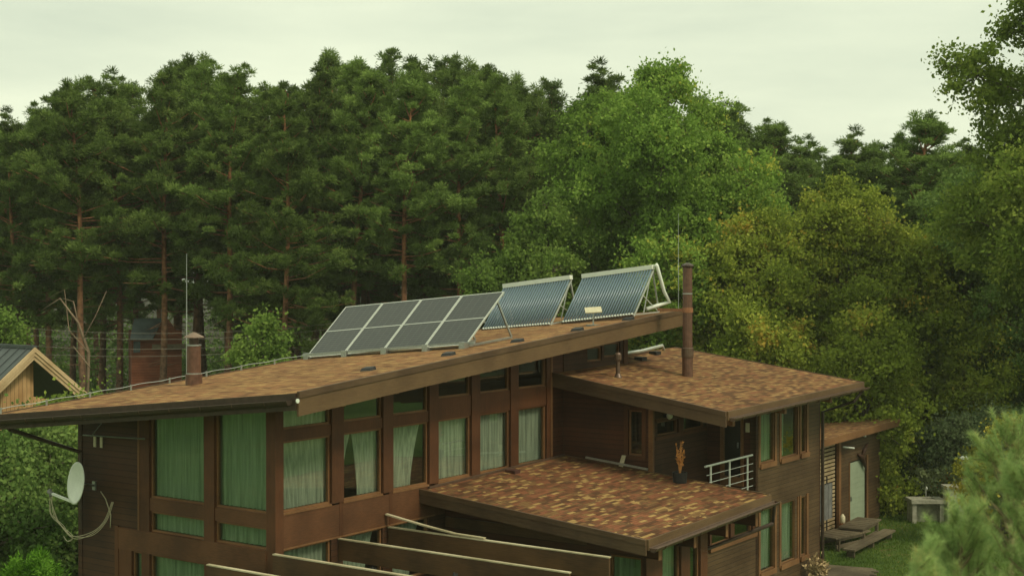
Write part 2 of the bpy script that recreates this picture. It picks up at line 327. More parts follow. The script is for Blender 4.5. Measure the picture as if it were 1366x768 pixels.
# ================================================================== the setting: ground
def ground():
    m, n, l, p = mat('meadow and forest floor')
    tc = n.new('ShaderNodeTexCoord')
    def N(sc, det=6):
        t = n.new('ShaderNodeTexNoise'); t.inputs['Scale'].default_value = sc; t.inputs['Detail'].default_value = det; l.new(tc.outputs['Object'], t.inputs[0]); return t
    a, b2, c = N(.35), N(3), N(30)
    r = n.new('ShaderNodeValToRGB'); e = r.color_ramp.elements; e[0].position = .3; e[0].color = (.028, .06, .014, 1); e[1].position = .55; e[1].color = (.085, .14, .03, 1)
    e3 = r.color_ramp.elements.new(.66); e3.color = (.17, .13, .055, 1)
    ad = n.new('ShaderNodeMath'); ad.operation = 'MULTIPLY_ADD'; ad.inputs[1].default_value = .5; l.new(b2.outputs[0], ad.inputs[0])
    h = n.new('ShaderNodeMath'); h.operation = 'MULTIPLY'; h.inputs[1].default_value = .5; l.new(a.outputs[0], h.inputs[0]); l.new(h.outputs[0], ad.inputs[2]); l.new(ad.outputs[0], r.inputs[0])
    sx = n.new('ShaderNodeSeparateXYZ'); l.new(tc.outputs['Object'], sx.inputs[0])
    pg = N(.045, 3); pr_ = n.new('ShaderNodeMapRange'); pr_.inputs[1].default_value = .50; pr_.inputs[2].default_value = .60; pr_.inputs[4].default_value = .75; l.new(pg.outputs[0], pr_.inputs[0])
    pm = n.new('ShaderNodeMixRGB'); pm.inputs[2].default_value = (.19, .24, .08, 1); l.new(pr_.outputs[0], pm.inputs[0]); l.new(r.outputs[0], pm.inputs[1]); r = pm
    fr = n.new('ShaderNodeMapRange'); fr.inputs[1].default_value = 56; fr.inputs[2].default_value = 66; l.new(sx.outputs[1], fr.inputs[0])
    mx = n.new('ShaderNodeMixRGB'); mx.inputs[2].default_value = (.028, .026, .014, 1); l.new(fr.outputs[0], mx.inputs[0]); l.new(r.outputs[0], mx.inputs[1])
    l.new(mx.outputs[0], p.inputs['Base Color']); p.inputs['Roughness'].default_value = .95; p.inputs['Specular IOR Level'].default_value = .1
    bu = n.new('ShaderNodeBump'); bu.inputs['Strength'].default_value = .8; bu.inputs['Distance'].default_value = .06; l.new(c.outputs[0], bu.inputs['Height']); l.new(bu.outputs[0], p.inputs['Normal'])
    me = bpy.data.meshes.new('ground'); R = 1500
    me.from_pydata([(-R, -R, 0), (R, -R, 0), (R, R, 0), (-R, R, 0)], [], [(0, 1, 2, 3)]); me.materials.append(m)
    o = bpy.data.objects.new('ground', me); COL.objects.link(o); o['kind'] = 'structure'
ground()

def haze():  # thin scattering volume added to lift the blacks, no weather of the place
    m = bpy.data.materials.new('black lifting haze'); m.use_nodes = True; n = m.node_tree.nodes; l = m.node_tree.links; n.clear()
    o = n.new('ShaderNodeOutputMaterial'); v = n.new('ShaderNodeVolumePrincipled'); v.inputs['Density'].default_value = .0004; v.inputs['Color'].default_value = (.86, .9, .78, 1); l.new(v.outputs[0], o.inputs['Volume'])
    x0, x1, y0, y1, z0, z1 = -1600, 1600, -1600, 1600, -1, 34
    me = bpy.data.meshes.new('haze'); me.from_pydata([(x0, y0, z0), (x1, y0, z0), (x1, y1, z0), (x0, y1, z0), (x0, y0, z1), (x1, y0, z1), (x1, y1, z1), (x0, y1, z1)], [], [(3, 2, 1, 0), (4, 5, 6, 7), (0, 1, 5, 4), (1, 2, 6, 5), (2, 3, 7, 6), (3, 0, 4, 7)])
    me.materials.append(m); b = bpy.data.objects.new('haze', me); COL.objects.link(b); b['kind'] = 'stuff'; b['label'] = 'faint pale haze added to lift the dark tones'
haze()
# ================================================================== the house
RM = lambda u, v: 6.693 + .0812 * (u + .489) - .085 * (v + 1.1)
RW = lambda u, v: 6.418 + .017 * (u - 10.415) + .135 * v
RL = lambda u, v: 3.898 + .023 * u + .087 * v
house = thing('wooden_house', 'large brown timber house with tall glazed facades and three tilted shingle roofs', 'house')

def pos(ax, c, a, d, z): return (a, c + d, z) if ax == 'v' else (c + d, a, z)
def wall(ax, c, a0, a1, z0, top, openings, m, thick=.16, name='wall', parent=house):
    """wall in plane ax=c (outside on the negative side), solid except for openings (a0,a1,z0,z1 or None=up to the roof)"""
    mb = MB(); br = sorted({a0, a1} | {x for o in openings for x in o[:2] if a0 < x < a1})
    tf = top if callable(top) else (lambda a: top)
    for x0, x1 in zip(br, br[1:]):
        cut = sorted([(o[2], o[3]) for o in openings if o[0] < (x0 + x1) / 2 < o[1]], key=lambda t: t[0])
        lo = z0
        for s, e in cut:
            if s > lo + 1e-3: mb.hexa([pos(ax, c, x0, 0, lo), pos(ax, c, x1, 0, lo), pos(ax, c, x1, thick, lo), pos(ax, c, x0, thick, lo)], [pos(ax, c, x0, 0, s), pos(ax, c, x1, 0, s), pos(ax, c, x1, thick, s), pos(ax, c, x0, thick, s)])
            lo = e if e is not None else 99
        if lo < 50: mb.hexa([pos(ax, c, x0, 0, lo), pos(ax, c, x1, 0, lo), pos(ax, c, x1, thick, lo), pos(ax, c, x0, thick, lo)], [pos(ax, c, x0, 0, tf(x0)), pos(ax, c, x1, 0, tf(x1)), pos(ax, c, x1, thick, tf(x1)), pos(ax, c, x0, thick, tf(x0))])
    return mb.build(name, m, parent)
def bars(ax, c, lst, d0, d1, name, m, parent=house):   # list of (a0,a1,z0,z1[,ztop at a1])
    mb = MB(); o = None
    for q in lst:
        if mb.v: o = mb.build(name, m, parent); mb = MB()
        a0, a1, z0, z1 = q[:4]; zb = q[4] if len(q) > 4 else z1
        mb.hexa([pos(ax, c, a0, d0, z0), pos(ax, c, a1, d0, z0), pos(ax, c, a1, d1, z0), pos(ax, c, a0, d1, z0)], [pos(ax, c, a0, d0, z1), pos(ax, c, a1, d0, zb), pos(ax, c, a1, d1, zb), pos(ax, c, a0, d1, z1)])
    return mb.build(name, m, parent)
rc = random.Random(5)
def window(ax, c, a0, a1, z0, z1, zb=None, fr=.045, rec=.05, curtain='full', glass='glass', trim='trim', inner=True):
    """window: frame part with pane and curtain sub-parts; z1 / zb are the top heights at a0 / a1"""
    zb = z1 if zb is None else zb; sl = lambda a: z1 + (zb - z1) * (a - a0) / (a1 - a0)
    mb = MB(); d0, d1 = rec, rec + .07
    def seg(x0, x1, l0, l1, h0, h1): mb.hexa([pos(ax, c, x0, d0, l0), pos(ax, c, x1, d0, l1), pos(ax, c, x1, d1, l1), pos(ax, c, x0, d1, l0)], [pos(ax, c, x0, d0, h0), pos(ax, c, x1, d0, h1), pos(ax, c, x1, d1, h1), pos(ax, c, x0, d1, h0)])
    seg(a0, a1, z0, z0, z0 + fr, z0 + fr); seg(a0, a1, sl(a0) - fr, sl(a1) - fr, sl(a0), sl(a1))
    seg(a0, a0 + fr, z0 + fr, z0 + fr, sl(a0) - fr, sl(a0 + fr) - fr); seg(a1 - fr, a1, z0 + fr, z0 + fr, sl(a1 - fr) - fr, sl(a1) - fr)
    w = mb.build('window', MT[trim], house)
    g = MB(); k = fr * .5; g.hexa([pos(ax, c, a0 + k, rec + .03, z0 + k), pos(ax, c, a1 - k, rec + .03, z0 + k), pos(ax, c, a1 - k, rec + .045, z0 + k), pos(ax, c, a0 + k, rec + .045, z0 + k)],
        [pos(ax, c, a0 + k, rec + .03, z1 - k), pos(ax, c, a1 - k, rec + .03, zb - k), pos(ax, c, a1 - k, rec + .045, zb - k), pos(ax, c, a0 + k, rec + .045, z1 - k)])
    g.build('pane', MT[glass], w)
    if curtain:
        spans = {'full': [(-.1, 1.1, -.1, 1.1)], 'left_gap': [(-.1, 1.1, .12, 1.1)], 'two': [(-.1, .34, -.1, .08), (.35, 1.1, .50, 1.1)], 'tie_right': [(-.1, .93, -.1, .66)], 'part': [(0, .55, 0, .5)], 'ends': [(0, .25, 0, .2), (.8, 1, .82, 1)]}[curtain]
        cm = MB(); zt = min(z1, zb) - .02
        for (t0, t1, b0, b1) in spans:
            N = max(10, int((a1 - a0) * (t1 - t0) * 34)); K = 7; base = len(cm.v); ph = rc.random() * 6
            for i in range(N + 1):
                for j in range(K + 1):
                    f = i / N; h = (j / K); hh = h ** 1.5
                    s0 = b0 + (t0 - b0) * hh; s1 = b1 + (t1 - b1) * hh
                    a = a0 + (a1 - a0) * (s0 + (s1 - s0) * f)
                    dd = .17 + .028 * math.sin(i * 1.35 + ph + .5 * math.sin(i * .31)) + .012 * math.sin(i * 2.9 + ph)
                    cm.v.append(pos(ax, c, a, rec + dd, z0 + .03 + (zt - z0 - .03) * h))
            for i in range(N):
                for j in range(K):
                    q = base + i * (K + 1) + j; cm.f.append((q, q + K + 1, q + K + 2, q + 1))
        cm.build('curtain', MT['curtain'], w, smooth=True)
    return w

# ---- main block, right facade (plane v = 0)
zt = lambda u: RM(u, 0) - .26
T, Q, Q2, SILL, BAND = 5.58, 5.82, 6.09, 4.10, 3.33
bays = [(.22, 1.70)] + [(.406 + 1.669 * i, .406 + 1.669 * i + 1.324) for i in range(1, 6)]
cur = ['left_gap', 'two', 'tie_right', 'full', 'full', 'full']
for i, (a, b) in enumerate(bays):
    q = Q if i < 3 else Q2
    window('v', 0, a, b, SILL, T, curtain=cur[i])
    window('v', 0, a, b, q, zt(a), zt(b), curtain='full' if i == 0 else None)
    if i < 3: window('v', 0, a, b, 2.72 if i == 0 else 2.0, BAND, curtain='tie_right' if i else 'full')
    bars('v', 0, [(a, b, T, q)], .005, .12, 'rail', MT['post'])
    bars('v', 0, [(a, b, SILL - .045, SILL)], -.02, .12, 'sill', MT['trim'])
edges = [.22] + [x for ab in bays for x in ab][1:]
for i in range(5):
    p0, p1 = bays[i][1], bays[i + 1][0]
    bars('v', 0, [(p0, p1, SILL, zt(p0), zt(p1))], -.03, .16, 'post', MT['post'])
    bars('v', 0, [(p1 - .12, p1 - .002, BAND + .002, SILL - .003)], -.006, .0, 'joint_strip', MT['post'])
bars('v', 0, [(bays[5][1], 10.25, RL(10, 0) - .5, zt(10.1), zt(10.25))], -.03, .16, 'post', MT['post'])
bars('v', 0, [(10.25, 10.33, RL(10, 0) - .5, zt(10.3))], -.045, .16, 'corner_trim', MT['trim'])
corner = MB().box(-.015, -.035, 0, .22, .234, zt(0) + .05).build('corner_post', MT['post'], house)
bars('v', 0, [(.22, 10.9, BAND, SILL - .045)], 0, .16, 'spandrel_panel', MT['panel'])
bars('v', 0, [(.22, 5.3, BAND - .004, BAND + .03)], -.012, .0, 'drip_strip', MT['trim'])
wall('v', 0, .22, 10.9, 0, BAND, [(a, b, 2.72 if i == 0 else 2.0, BAND) for i, (a, b) in enumerate(bays[:3])], MT['siding'])
bars('v', 0, [(10.33, 10.93, SILL, zt(10.33), zt(10.93))], .02, .16, 'wall', MT['siding_red'])
# the stretch of the same wall that stands above the wing roof
ow = [(12.15, 12.93, 6.62, 7.02), (13.05, 13.95, 6.70, 7.10)]
wall('v', 0, 10.93, 14.1, 3.0, lambda u: RM(u, 0) - .2, ow, MT['siding'])
for o in ow: window('v', 0, *o, curtain=None)
bars('v', 0, [(14.1, 14.33, RW(14.2, 0) - .1, RM(14.2, 0) - .2)], -.03, .2, 'corner_post', MT['post'])
# ---- main block, left facade (plane u = 0)
zl = lambda v: RM(0, v) - .28
cols = [(.24, 1.775), (2.09, 3.86)]
for a, b in cols:
    window('u', 0, a, b, 4.09, zl(a), zl(b), glass='glass_deep')
    window('u', 0, a, b, 3.34, 3.80, glass='glass_deep')
    window('u', 0, a, b, 1.2, 2.85, glass='glass_deep')
window('u', 0, 4.12, 4.46, 1.2, 2.85, glass='glass_deep')
bars('u', 0, [(.235, 3.9, 3.80, 4.09)], .0, .14, 'rail', MT['panel'])
bars('u', 0, [(1.775, 2.09, 3.34, zl(1.775), zl(2.09))], -.025, .16, 'post', MT['post'])
bars('u', 0, [(3.86, 4.18, 3.34, zl(3.86), zl(4.18))], -.02, .16, 'post', MT['post'])
bars('u', 0, [(4.18, 4.24, 3.34, zl(4.2))], -.03, .16, 'corner_trim', MT['trim'])
bars('u', 0, [(.235, 4.9, 2.85, 3.34)], -.03, .14, 'spandrel_panel', MT['panel'])
bars('u', 0, [(4.46, 4.9, 0, 2.85), (3.86, 4.12, 0, 2.85), (1.775, 2.09, 0, 2.85)], -.02, .16, 'post', MT['post'])
bars('u', 0, [(4.9, 5.02, 0, 3.36)], -.035, .16, 'post', MT['post'])
wall('u', 0, .235, 4.46, 0, 1.2, [], MT['siding'])
wall('u', 0, 4.24, 6.2, 0, zl, [(4.24, 4.9, 0, 3.34)], MT['siding'])
bars('u', 0, [(6.2, 6.28, 0, zl(6.2))], -.02, .2, 'corner_trim', MT['siding'])
# hidden sides, floor
MB().hexa([(0, 6.2, 0), (14.3, 4.5, 0), (14.3, 4.66, 0), (0, 6.36, 0)], [(0, 6.2, RM(0, 6.2) - .3), (14.3, 4.5, RM(14.3, 4.5) - .3), (14.3, 4.66, RM(14.3, 4.6) - .3), (0, 6.36, RM(0, 6.3) - .3)]).build('wall', MT['siding'], house)
MB().hexa([(14.15, .2, 0), (14.33, .2, 0), (14.33, 4.5, 0), (14.15, 4.5, 0)], [(14.15, .2, RM(14, .2) - .25), (14.33, .2, RM(14, .2) - .25), (14.33, 4.5, RM(14, 4.5) - .3), (14.15, 4.5, RM(14, 4.5) - .3)]).build('wall', MT['siding'], house)
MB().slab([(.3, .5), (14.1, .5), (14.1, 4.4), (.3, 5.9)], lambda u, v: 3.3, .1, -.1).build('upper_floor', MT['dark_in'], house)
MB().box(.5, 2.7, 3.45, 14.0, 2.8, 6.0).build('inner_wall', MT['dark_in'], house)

# ---- recess wall, wing, end block
UW, VW, UB, VB, UE = 10.93, -2.74, 14.06, -4.2, 18.52
wt = lambda ax, c: (lambda a: (RW(a, c) if ax == 'v' else RW(c, a)) - .24)
wall('u', UW, VW, 0, 3.0, wt('u', UW), [(-2.44, -2.02, 4.31, 5.5)], MT['siding_red'])
window('u', UW, -2.44, -2.02, 4.31, 5.5, curtain=None)
bars('u', UW, [(-2.56, -2.44, 4.22, 5.6), (-2.02, -1.9, 4.22, 5.6), (-2.44, -2.02, 4.20, 4.31), (-2.44, -2.02, 5.5, 5.58)], -.025, .08, 'window_surround', MT['post'])
bars('v', VW, [(UW - .03, UW + .06, 3.0, wt('v', VW)(UW))], -.03, .1, 'corner_trim', MT['trim'])
ob = [(11.2, 12.36, 4.82, 5.2), (12.62, 13.9, 4.82, 5.2)]
wall('v', VW, UW + .06, UB + .1, 3.0, wt('v', VW), ob, MT['siding'])
for o in ob: window('v', VW, *o, curtain=None, fr=.04)
bars('v', VW, [(11.1, 13.98, 4.72, 4.82), (12.36, 12.62, 4.82, 5.28), (11.1, 13.98, 5.2, 5.28)], -.02, .06, 'window_surround', MT['post'])
wall('u', UB, VB + .1, VW + .0, 3.0, wt('u', UB), [(-3.78, -3.16, 3.3, 5.42)], MT['siding_red'])
# glazed balcony door
dr = bars('u', UB, [(-3.84, -3.76, 3.25, 5.5), (-3.24, -3.14, 3.25, 5.5), (-3.76, -3.24, 5.36, 5.5), (-3.76, -3.24, 3.25, 3.5)], -.03, .08, 'door', MT['trim'])
MB().box(UB + .02, -3.77, 3.48, UB + .035, -3.23, 5.38).build('pane', MT['glass'], dr)
MB().box(UB - .08, -3.72, 4.3, UB - .05, -3.68, 4.45).build('handle', MT['steel'], dr)
MB().box(UB - .05, -4.02, 4.75, UB, -3.92, 5.0).build('wall_lantern', MT['cream_cable'], house)
wl_ = MB().tube([(11.55, VW, 5.33), (11.55, VW - .12, 5.33)], .05).build('wall_lamp', MT['black'], house)
MB().lathe((11.55, VW - .17, 5.27), [(.02, -.02), (.075, .02), (.085, .08), (.06, .14), (.02, .15)]).build('lamp_globe', MT['white'], wl_)
MB().box(UW, VB - .1, 3.0, UB, VW, 3.16).build('balcony_floor', MT['dark_in'], house)
# end block
ue = [(14.34, 15.28, 3.86, 5.36), (15.72, 16.86, 3.86, 5.34), (17.12, 17.52, 3.86, 5.32), (14.34, 15.3, .86, 2.58), (15.7, 16.72, .86, 2.58), (17.07, 17.51, .86, 2.58)]
wall('v', VB, UB, UE, 0, wt('v', VB), ue, MT['siding_grey'])
cu = ['full', 'part', None, 'full', 'full', 'full']
for o, k in zip(ue, cu): window('v', VB, *o, curtain=k, glass='glass_deep', fr=.028, rec=.02)
for z0, z1 in ((3.78, 5.42), (.78, 2.64)):
    bars('v', VB, [(14.24, 14.34, z0, z1), (15.28, 15.40, z0, z1), (15.60, 15.72, z0, z1), (16.86, 16.94, z0, z1), (17.02, 17.12, z0, z1), (17.52, 17.66, z0, z1)], -.025, .06, 'window_surround', MT['trim'])
    bars('v', VB, [(14.3, 15.34, z0 - .06, z0 + .08), (15.66, 16.9, z0 - .06, z0 + .08), (17.06, 17.66, z0 - .06, z0 + .08)], -.06, .05, 'sill', MT['trim'])
wall('u', UB, VB, VB + .1, 0, wt('u', UB), [], MT['siding_red'])
MB().box(UE, VB, 0, UE + .06, VB + .1, RW(UE, VB) - .24).build('corner_trim', MT['siding'], house)
MB().hexa([(UE - .16, VB + .16, 0), (UE, VB + .1, 0), (UE, .6, 0), (UE - .16, .6, 0)], [(UE - .16, VB + .16, RW(UE, VB) - .24), (UE, VB + .1, RW(UE, VB) - .24), (UE, .6, RW(UE, .6) - .24), (UE - .16, .6, RW(UE, .6) - .24)]).build('wall', MT['siding_grey'], house)
MB().box(14.33, .45, 0, UE - .16, .6, RW(15, .45) - .24).build('wall', MT['siding_grey'], house)
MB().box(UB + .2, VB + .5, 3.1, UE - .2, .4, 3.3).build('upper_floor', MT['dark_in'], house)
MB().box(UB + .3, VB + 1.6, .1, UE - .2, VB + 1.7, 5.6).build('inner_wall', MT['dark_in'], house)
# ---- low glazed block under the low roof
lt = lambda ax, c: (lambda a: (RL(a, c) if ax == 'v' else RL(c, a)) - .2)
wall('u', 5.7, -5.5, 0, 0, lt('u', 5.7), [(-5.42, -4.6, .5, 2.88)], MT['siding_red'])
window('u', 5.7, -5.42, -4.6, .5, 2.88, glass='glass_deep')
bars('u', 5.7, [(-5.42, -.05, 3.02, 3.26)], -.06, .0, 'wall_plate', MT['beam'])
bars('v', -5.5, [(5.7, 6.3, 0, lt('v', -5.5)(6))], -.02, .12, 'corner_post', MT['post'])
window('v', -5.5, 6.42, 7.3, .5, 3.1, glass='glass_deep'); window('v', -5.5, 7.72, 8.25, .5, 3.1, glass='glass_deep', curtain=None)
bars('v', -5.5, [(6.3, 6.42, 0, lt('v', -5.5)(6.3)), (7.3, 7.72, 0, lt('v', -5.5)(7.4)), (8.25, 8.6, 0, lt('v', -5.5)(8.3))], -.02, .12, 'post', MT['post'])
bars('v', -5.5, [(6.42, 7.3, 3.1, lt('v', -5.5)(6.5)), (7.72, 8.25, 3.1, lt('v', -5.5)(8))], 0, .12, 'rail', MT['post'])
MB().box(8.44, -5.38, 0, 8.6, -4.1, 3.3).build('wall', MT['siding_red'], house)
wall('v', VB, 8.6, UB, 0, 1.94, [], MT['siding_grey'])
bars('v', VB, [(11.28, UB, 1.94, 2.06)], -.06, .16, 'sill', MT['trim'])
bars('v', VB, [(11.3, 11.4, 2.06, 2.95), (12.5, 12.72, 2.06, 2.95), (13.86, 14.0, 2.06, 2.95)], -.02, .12, 'post', MT['post'])
window('v', VB, 11.4, 12.5, 2.06, 2.85, curtain=None); window('v', VB, 12.72, 13.86, 2.06, 2.85, curtain=None)
bars('v', VB, [(11.28, UB, 2.85, 3.05)], -.01, .16, 'rail', MT['post'])

# ---- roofs
PM = [(-.489, -1.1), (15.6, -1.1), (17.0, 4.5), (7.6, 6.42), (-1.78, 6.95)]
roof = MB().slab(PM, RM, 0, -.05).build('roof', MT['shingle_main'], house)
inset = [(-.38, -1.02), (15.5, -1.02), (16.88, 4.4), (7.6, 6.3), (-1.6, 6.8)]
MB().slab(inset, RM, -.052, -.24).build('soffit', MT['soffit'], roof)
def edge(p, q, zf, t, b, th, name, m, par, out):
    mb = MB(); n = Vector((q[1] - p[1], -(q[0] - p[0]))).normalized() * out; n0 = n * .0; n1 = n * th
    f = lambda w, o, z: (w[0] + o[0], w[1] + o[1], zf(w[0], w[1]) + z)
    mb.hexa([f(p, n0, b), f(q, n0, b), f(q, n1, b), f(p, n1, b)], [f(p, n0, t), f(q, n0, t), f(q, n1, t), f(p, n1, t)])
    return mb.build(name, m, par)
edge(PM[0], PM[1], RM, -.10, -.46, .05, 'fascia', MT['fascia'], roof, 1)
edge(PM[0], PM[1], RM, .03, -.098, .075, 'drip_edge', MT['fascia_dark'], roof, 1)
edge(PM[1], PM[2], RM, .02, -.40, .05, 'fascia', MT['fascia'], roof, 1)
edge(PM[2], PM[3], RM, .02, -.3, .05, 'fascia', MT['fascia_dark'], roof, 1)
edge(PM[3], PM[4], RM, .02, -.3, .05, 'fascia', MT['fascia_dark'], roof, 1)
edge(PM[4], PM[0], RM, .0, -.34, .05, 'fascia', MT['metal_dark'], roof, 1)
for i in range(9):
    u = 1.0 + 1.72 * i; v = -1.0
    if u < 15: MB().hexa([(u - .06, v, RM(u, v) - .50), (u + .06, v, RM(u, v) - .50), (u + .06, .3, RM(u, .3) - .50), (u - .06, .3, RM(u, .3) - .50)], [(u - .06, v, RM(u, v) - .245), (u + .06, v, RM(u, v) - .245), (u + .06, .3, RM(u, .3) - .245), (u - .06, .3, RM(u, .3) - .245)]).build('rafter', MT['trim'], roof)
def gutter(p, q, zf, r, par, m=MT['metal_dark'], drop=.1, n=10, close=True):
    mb = MB(); p3 = Vector((p[0], p[1], zf(*p) - drop)); q3 = Vector((q[0], q[1], zf(*q) - drop)); d = (q3 - p3).normalized(); a = d.cross(Vector((0, 0, 1))).normalized(); b = Vector((0, 0, 1))
    for w in (p3, q3):
        for rr in (r, r * .88):
            for j in range(n + 1):
                t = math.pi * j / n; mb.v.append(tuple(w + a * math.cos(t) * rr - b * math.sin(t) * rr))
    k = n + 1
    for j in range(n):
        mb.f.append((j, j + 1, 2 * k + j + 1, 2 * k + j)); mb.f.append((k + j + 1, k + j, 3 * k + j, 3 * k + j + 1))
    mb.f += [(0, 2 * k, 3 * k, k), (n, k + n, 3 * k + n, 2 * k + n), tuple(range(k)), tuple(2 * k + j for j in range(k))[::-1]]
    for w in (-1, 1): mb.tube([p3 + a * r * w, q3 + a * r * w], .012, 5)
    g = mb.build('gutter', m, par)
    L = (q3 - p3).length; 
    for i in range(int(L / .8)):
        c = p3 + d * (.4 + i * .8); h = MB(); pts = [c + a * math.cos(math.pi * j / 8) * (r + .008) - b * math.sin(math.pi * j / 8) * (r + .008) for j in range(9)]
        h.tube(pts, .009, 4); h.build('gutter_hook', MT['metal_brown'], g)
    return g
nrm = Vector((PM[0][1] - PM[4][1], -(PM[0][0] - PM[4][0]))).normalized()
o_ = Vector((-1, 0)) * .14
gutter((PM[4][0] - .14, PM[4][1]), (PM[0][0] - .15, PM[0][1] + .05), RM, .11, roof, drop=.12)
MB().tube([lu(396.5, 534.5, -.66) + Vector((0, -.0, 0)), lu(396.5, 534.5, -.66) + Vector((0, -.02, 0))], .045, 14).build('gutter_cap', MT['white'], roof)
gl = Vector((-1.75, 6.6, RM(-1.78, 6.6) - .25))
MB().tube([gl, gl + Vector((.1, 0, -.1)), Vector((-.12, 6.1, 4.95)), Vector((-.12, 6.1, 3.2))], .05, 8).build('downspout', MT['metal_dark'], roof)
# flue on the main roof
def R_(u, v, zf): return (u, v, zf(u, v))
c0 = (2.35, 5.05, 6.40)
ch = MB().lathe(c0, [(.20, -.1), (.20, .24), (.17, .26), (.165, .95)]).build('chimney', MT['flue'], roof, smooth=False)
MB().lathe((c0[0], c0[1], c0[2] + .25), [(.18, 0), (.18, .03)]).build('flue_collar', MT['steel'], ch)
MB().lathe((c0[0], c0[1], c0[2] + .93), [(.18, 0), (.18, .03)]).build('flue_collar', MT['steel'], ch)
MB().lathe((c0[0], c0[1], c0[2] + .96), [(.12, 0), (.12, .22)]).build('flue_neck', MT['metal_dark'], ch)
MB().lathe((c0[0], c0[1], c0[2] + 1.13), [(.25, 0), (.24, .02), (.02, .13)]).build('chimney_cap', simple('pale brown cap', (.19, .13, .09), .5, .1), ch)
for px, py in ((491, 494), (598, 474), (690, 456), (770, 441), (838, 427)):
    n_ = lambda u, v: RM(u, v)
    # solve the roof point on that line of sight
    o3 = local((0, 0, ZC)); d3 = wray(px, py); dl = Vector((d3[0] * CT + d3[1] * ST, -d3[0] * ST + d3[1] * CT, d3[2]))
    t = (RM(o3[0], o3[1]) - o3[2]) / (dl[2] - .0812 * dl[0] + .085 * dl[1]); c = o3 + dl * t
    MB().hexa([(c[0] - .12, c[1] - .16, c[2] - .02), (c[0] + .12, c[1] - .16, c[2] - .02), (c[0] + .12, c[1] + .16, c[2] - .04), (c[0] - .12, c[1] + .16, c[2] - .04)], [(c[0] - .07, c[1] - .13, c[2] + .07), (c[0] + .10, c[1] - .13, c[2] + .10), (c[0] + .10, c[1] + .13, c[2] + .08), (c[0] - .07, c[1] + .13, c[2] + .05)]).build('roof_vent', MT['black'], roof)

PW = [(10.0, -5.32), (19.1, -5.32), (19.1, 1.0), (14.34, 1.0), (14.34, 0), (10.36, 0)]
rw = MB().slab(PW, RW, 0, -.05).build('roof', MT['shingle_wing'], house)
MB().slab([(10.1, -5.22), (19.0, -5.22), (19.0, .9), (14.34, .9), (14.34, 0), (10.44, 0)], RW, -.052, -.22).build('soffit', MT['soffit'], rw)
edge(PW[5], PW[0], RW, -.09, -.36, .045, 'fascia', MT['fascia_dark'], rw, 1)
edge(PW[5], PW[0], RW, .025, -.088, .07, 'drip_edge', MT['fascia_dark'], rw, 1)
edge(PW[0], PW[1], RW, .025, -.2, .045, 'fascia', MT['fascia'], rw, 1)
edge(PW[1], PW[2], RW, .02, -.28, .045, 'fascia', MT['fascia_dark'], rw, 1)
gutter((10.05, -5.45), (19.1, -5.45), RW, .085, rw, MT['metal_brown'], .12)
for u in (10.6, 13.72, 16.9):
    MB().hexa([(u - .07, -5.22, RW(u, -5.22) - .42), (u + .07, -5.22, RW(u, -5.22) - .42), (u + .07, -4.0, RW(u, -4) - .46), (u - .07, -4.0, RW(u, -4) - .46)], [(u - .07, -5.22, RW(u, -5.22) - .222), (u + .07, -5.22, RW(u, -5.22) - .222), (u + .07, -4, RW(u, -4) - .222), (u - .07, -4, RW(u, -4) - .222)]).build('rafter', MT['trim'], rw)
MB().box(10.55, -4.3, RW(11, -4.2) - .42, 14.0, -4.16, RW(11, -4.2) - .23).build('eave_beam', MT['siding_red'], rw)
MB().tube([(18.9, -5.4, RW(19, -5.4) - .2), (18.7, -5.2, 5.3), (18.62, -4.26, 4.95), (18.62, -4.26, .3)], .05, 8).build('downspout', MT['metal_dark'], rw)
# tall flue, short vent
b0 = (14.09, -2.1, 6.2)
ch = MB().lathe(b0, [(.15, -.05), (.15, .6), (.14, .6), (.135, 3.1)]).build('chimney', MT['flue'], rw)
MB().lathe((b0[0], b0[1], b0[2] + .52), [(.165, 0), (.17, .05), (.17, .26), (.15, .28)]).build('flue_collar', MT['metal_brown'], ch)
MB().lathe((b0[0], b0[1], b0[2] + 1.78), [(.155, 0), (.155, .14)]).build('flue_strap', MT['copper'], ch)
MB().bar((b0[0], b0[1], b0[2] + 1.85), (b0[0] + .1, -1.1, b0[2] + 1.85), .05, .08).build('flue_bracket', MT['copper'], ch)
MB().lathe((b0[0], b0[1], b0[2] + 2.3), [(.142, 0), (.142, .03)]).build('flue_collar', MT['steel'], ch)
MB().lathe((b0[0], b0[1], b0[2] + 3.05), [(.16, 0), (.18, .03), (.17, .07), (.04, .13)]).build('chimney_cap', MT['metal_dark'], ch)
vp = MB().lathe((11.7, -1.25, 6.22), [(.13, -.02), (.11, .06), (.06, .16), (.055, .55)]).build('vent_pipe', MT['metal_brown'], rw)
MB().lathe((11.7, -1.25, 6.72), [(.07, 0), (.095, .03), (.095, .17), (.06, .22)]).build('vent_cap', MT['metal_brown'], vp)
for u, v in ((15.3, .1), (16.9, .5)): MB().box(u - .15, v - .13, RW(u, v) - .03, u + .15, v + .13, RW(u, v) + .09).build('roof_vent', MT['black'], rw)

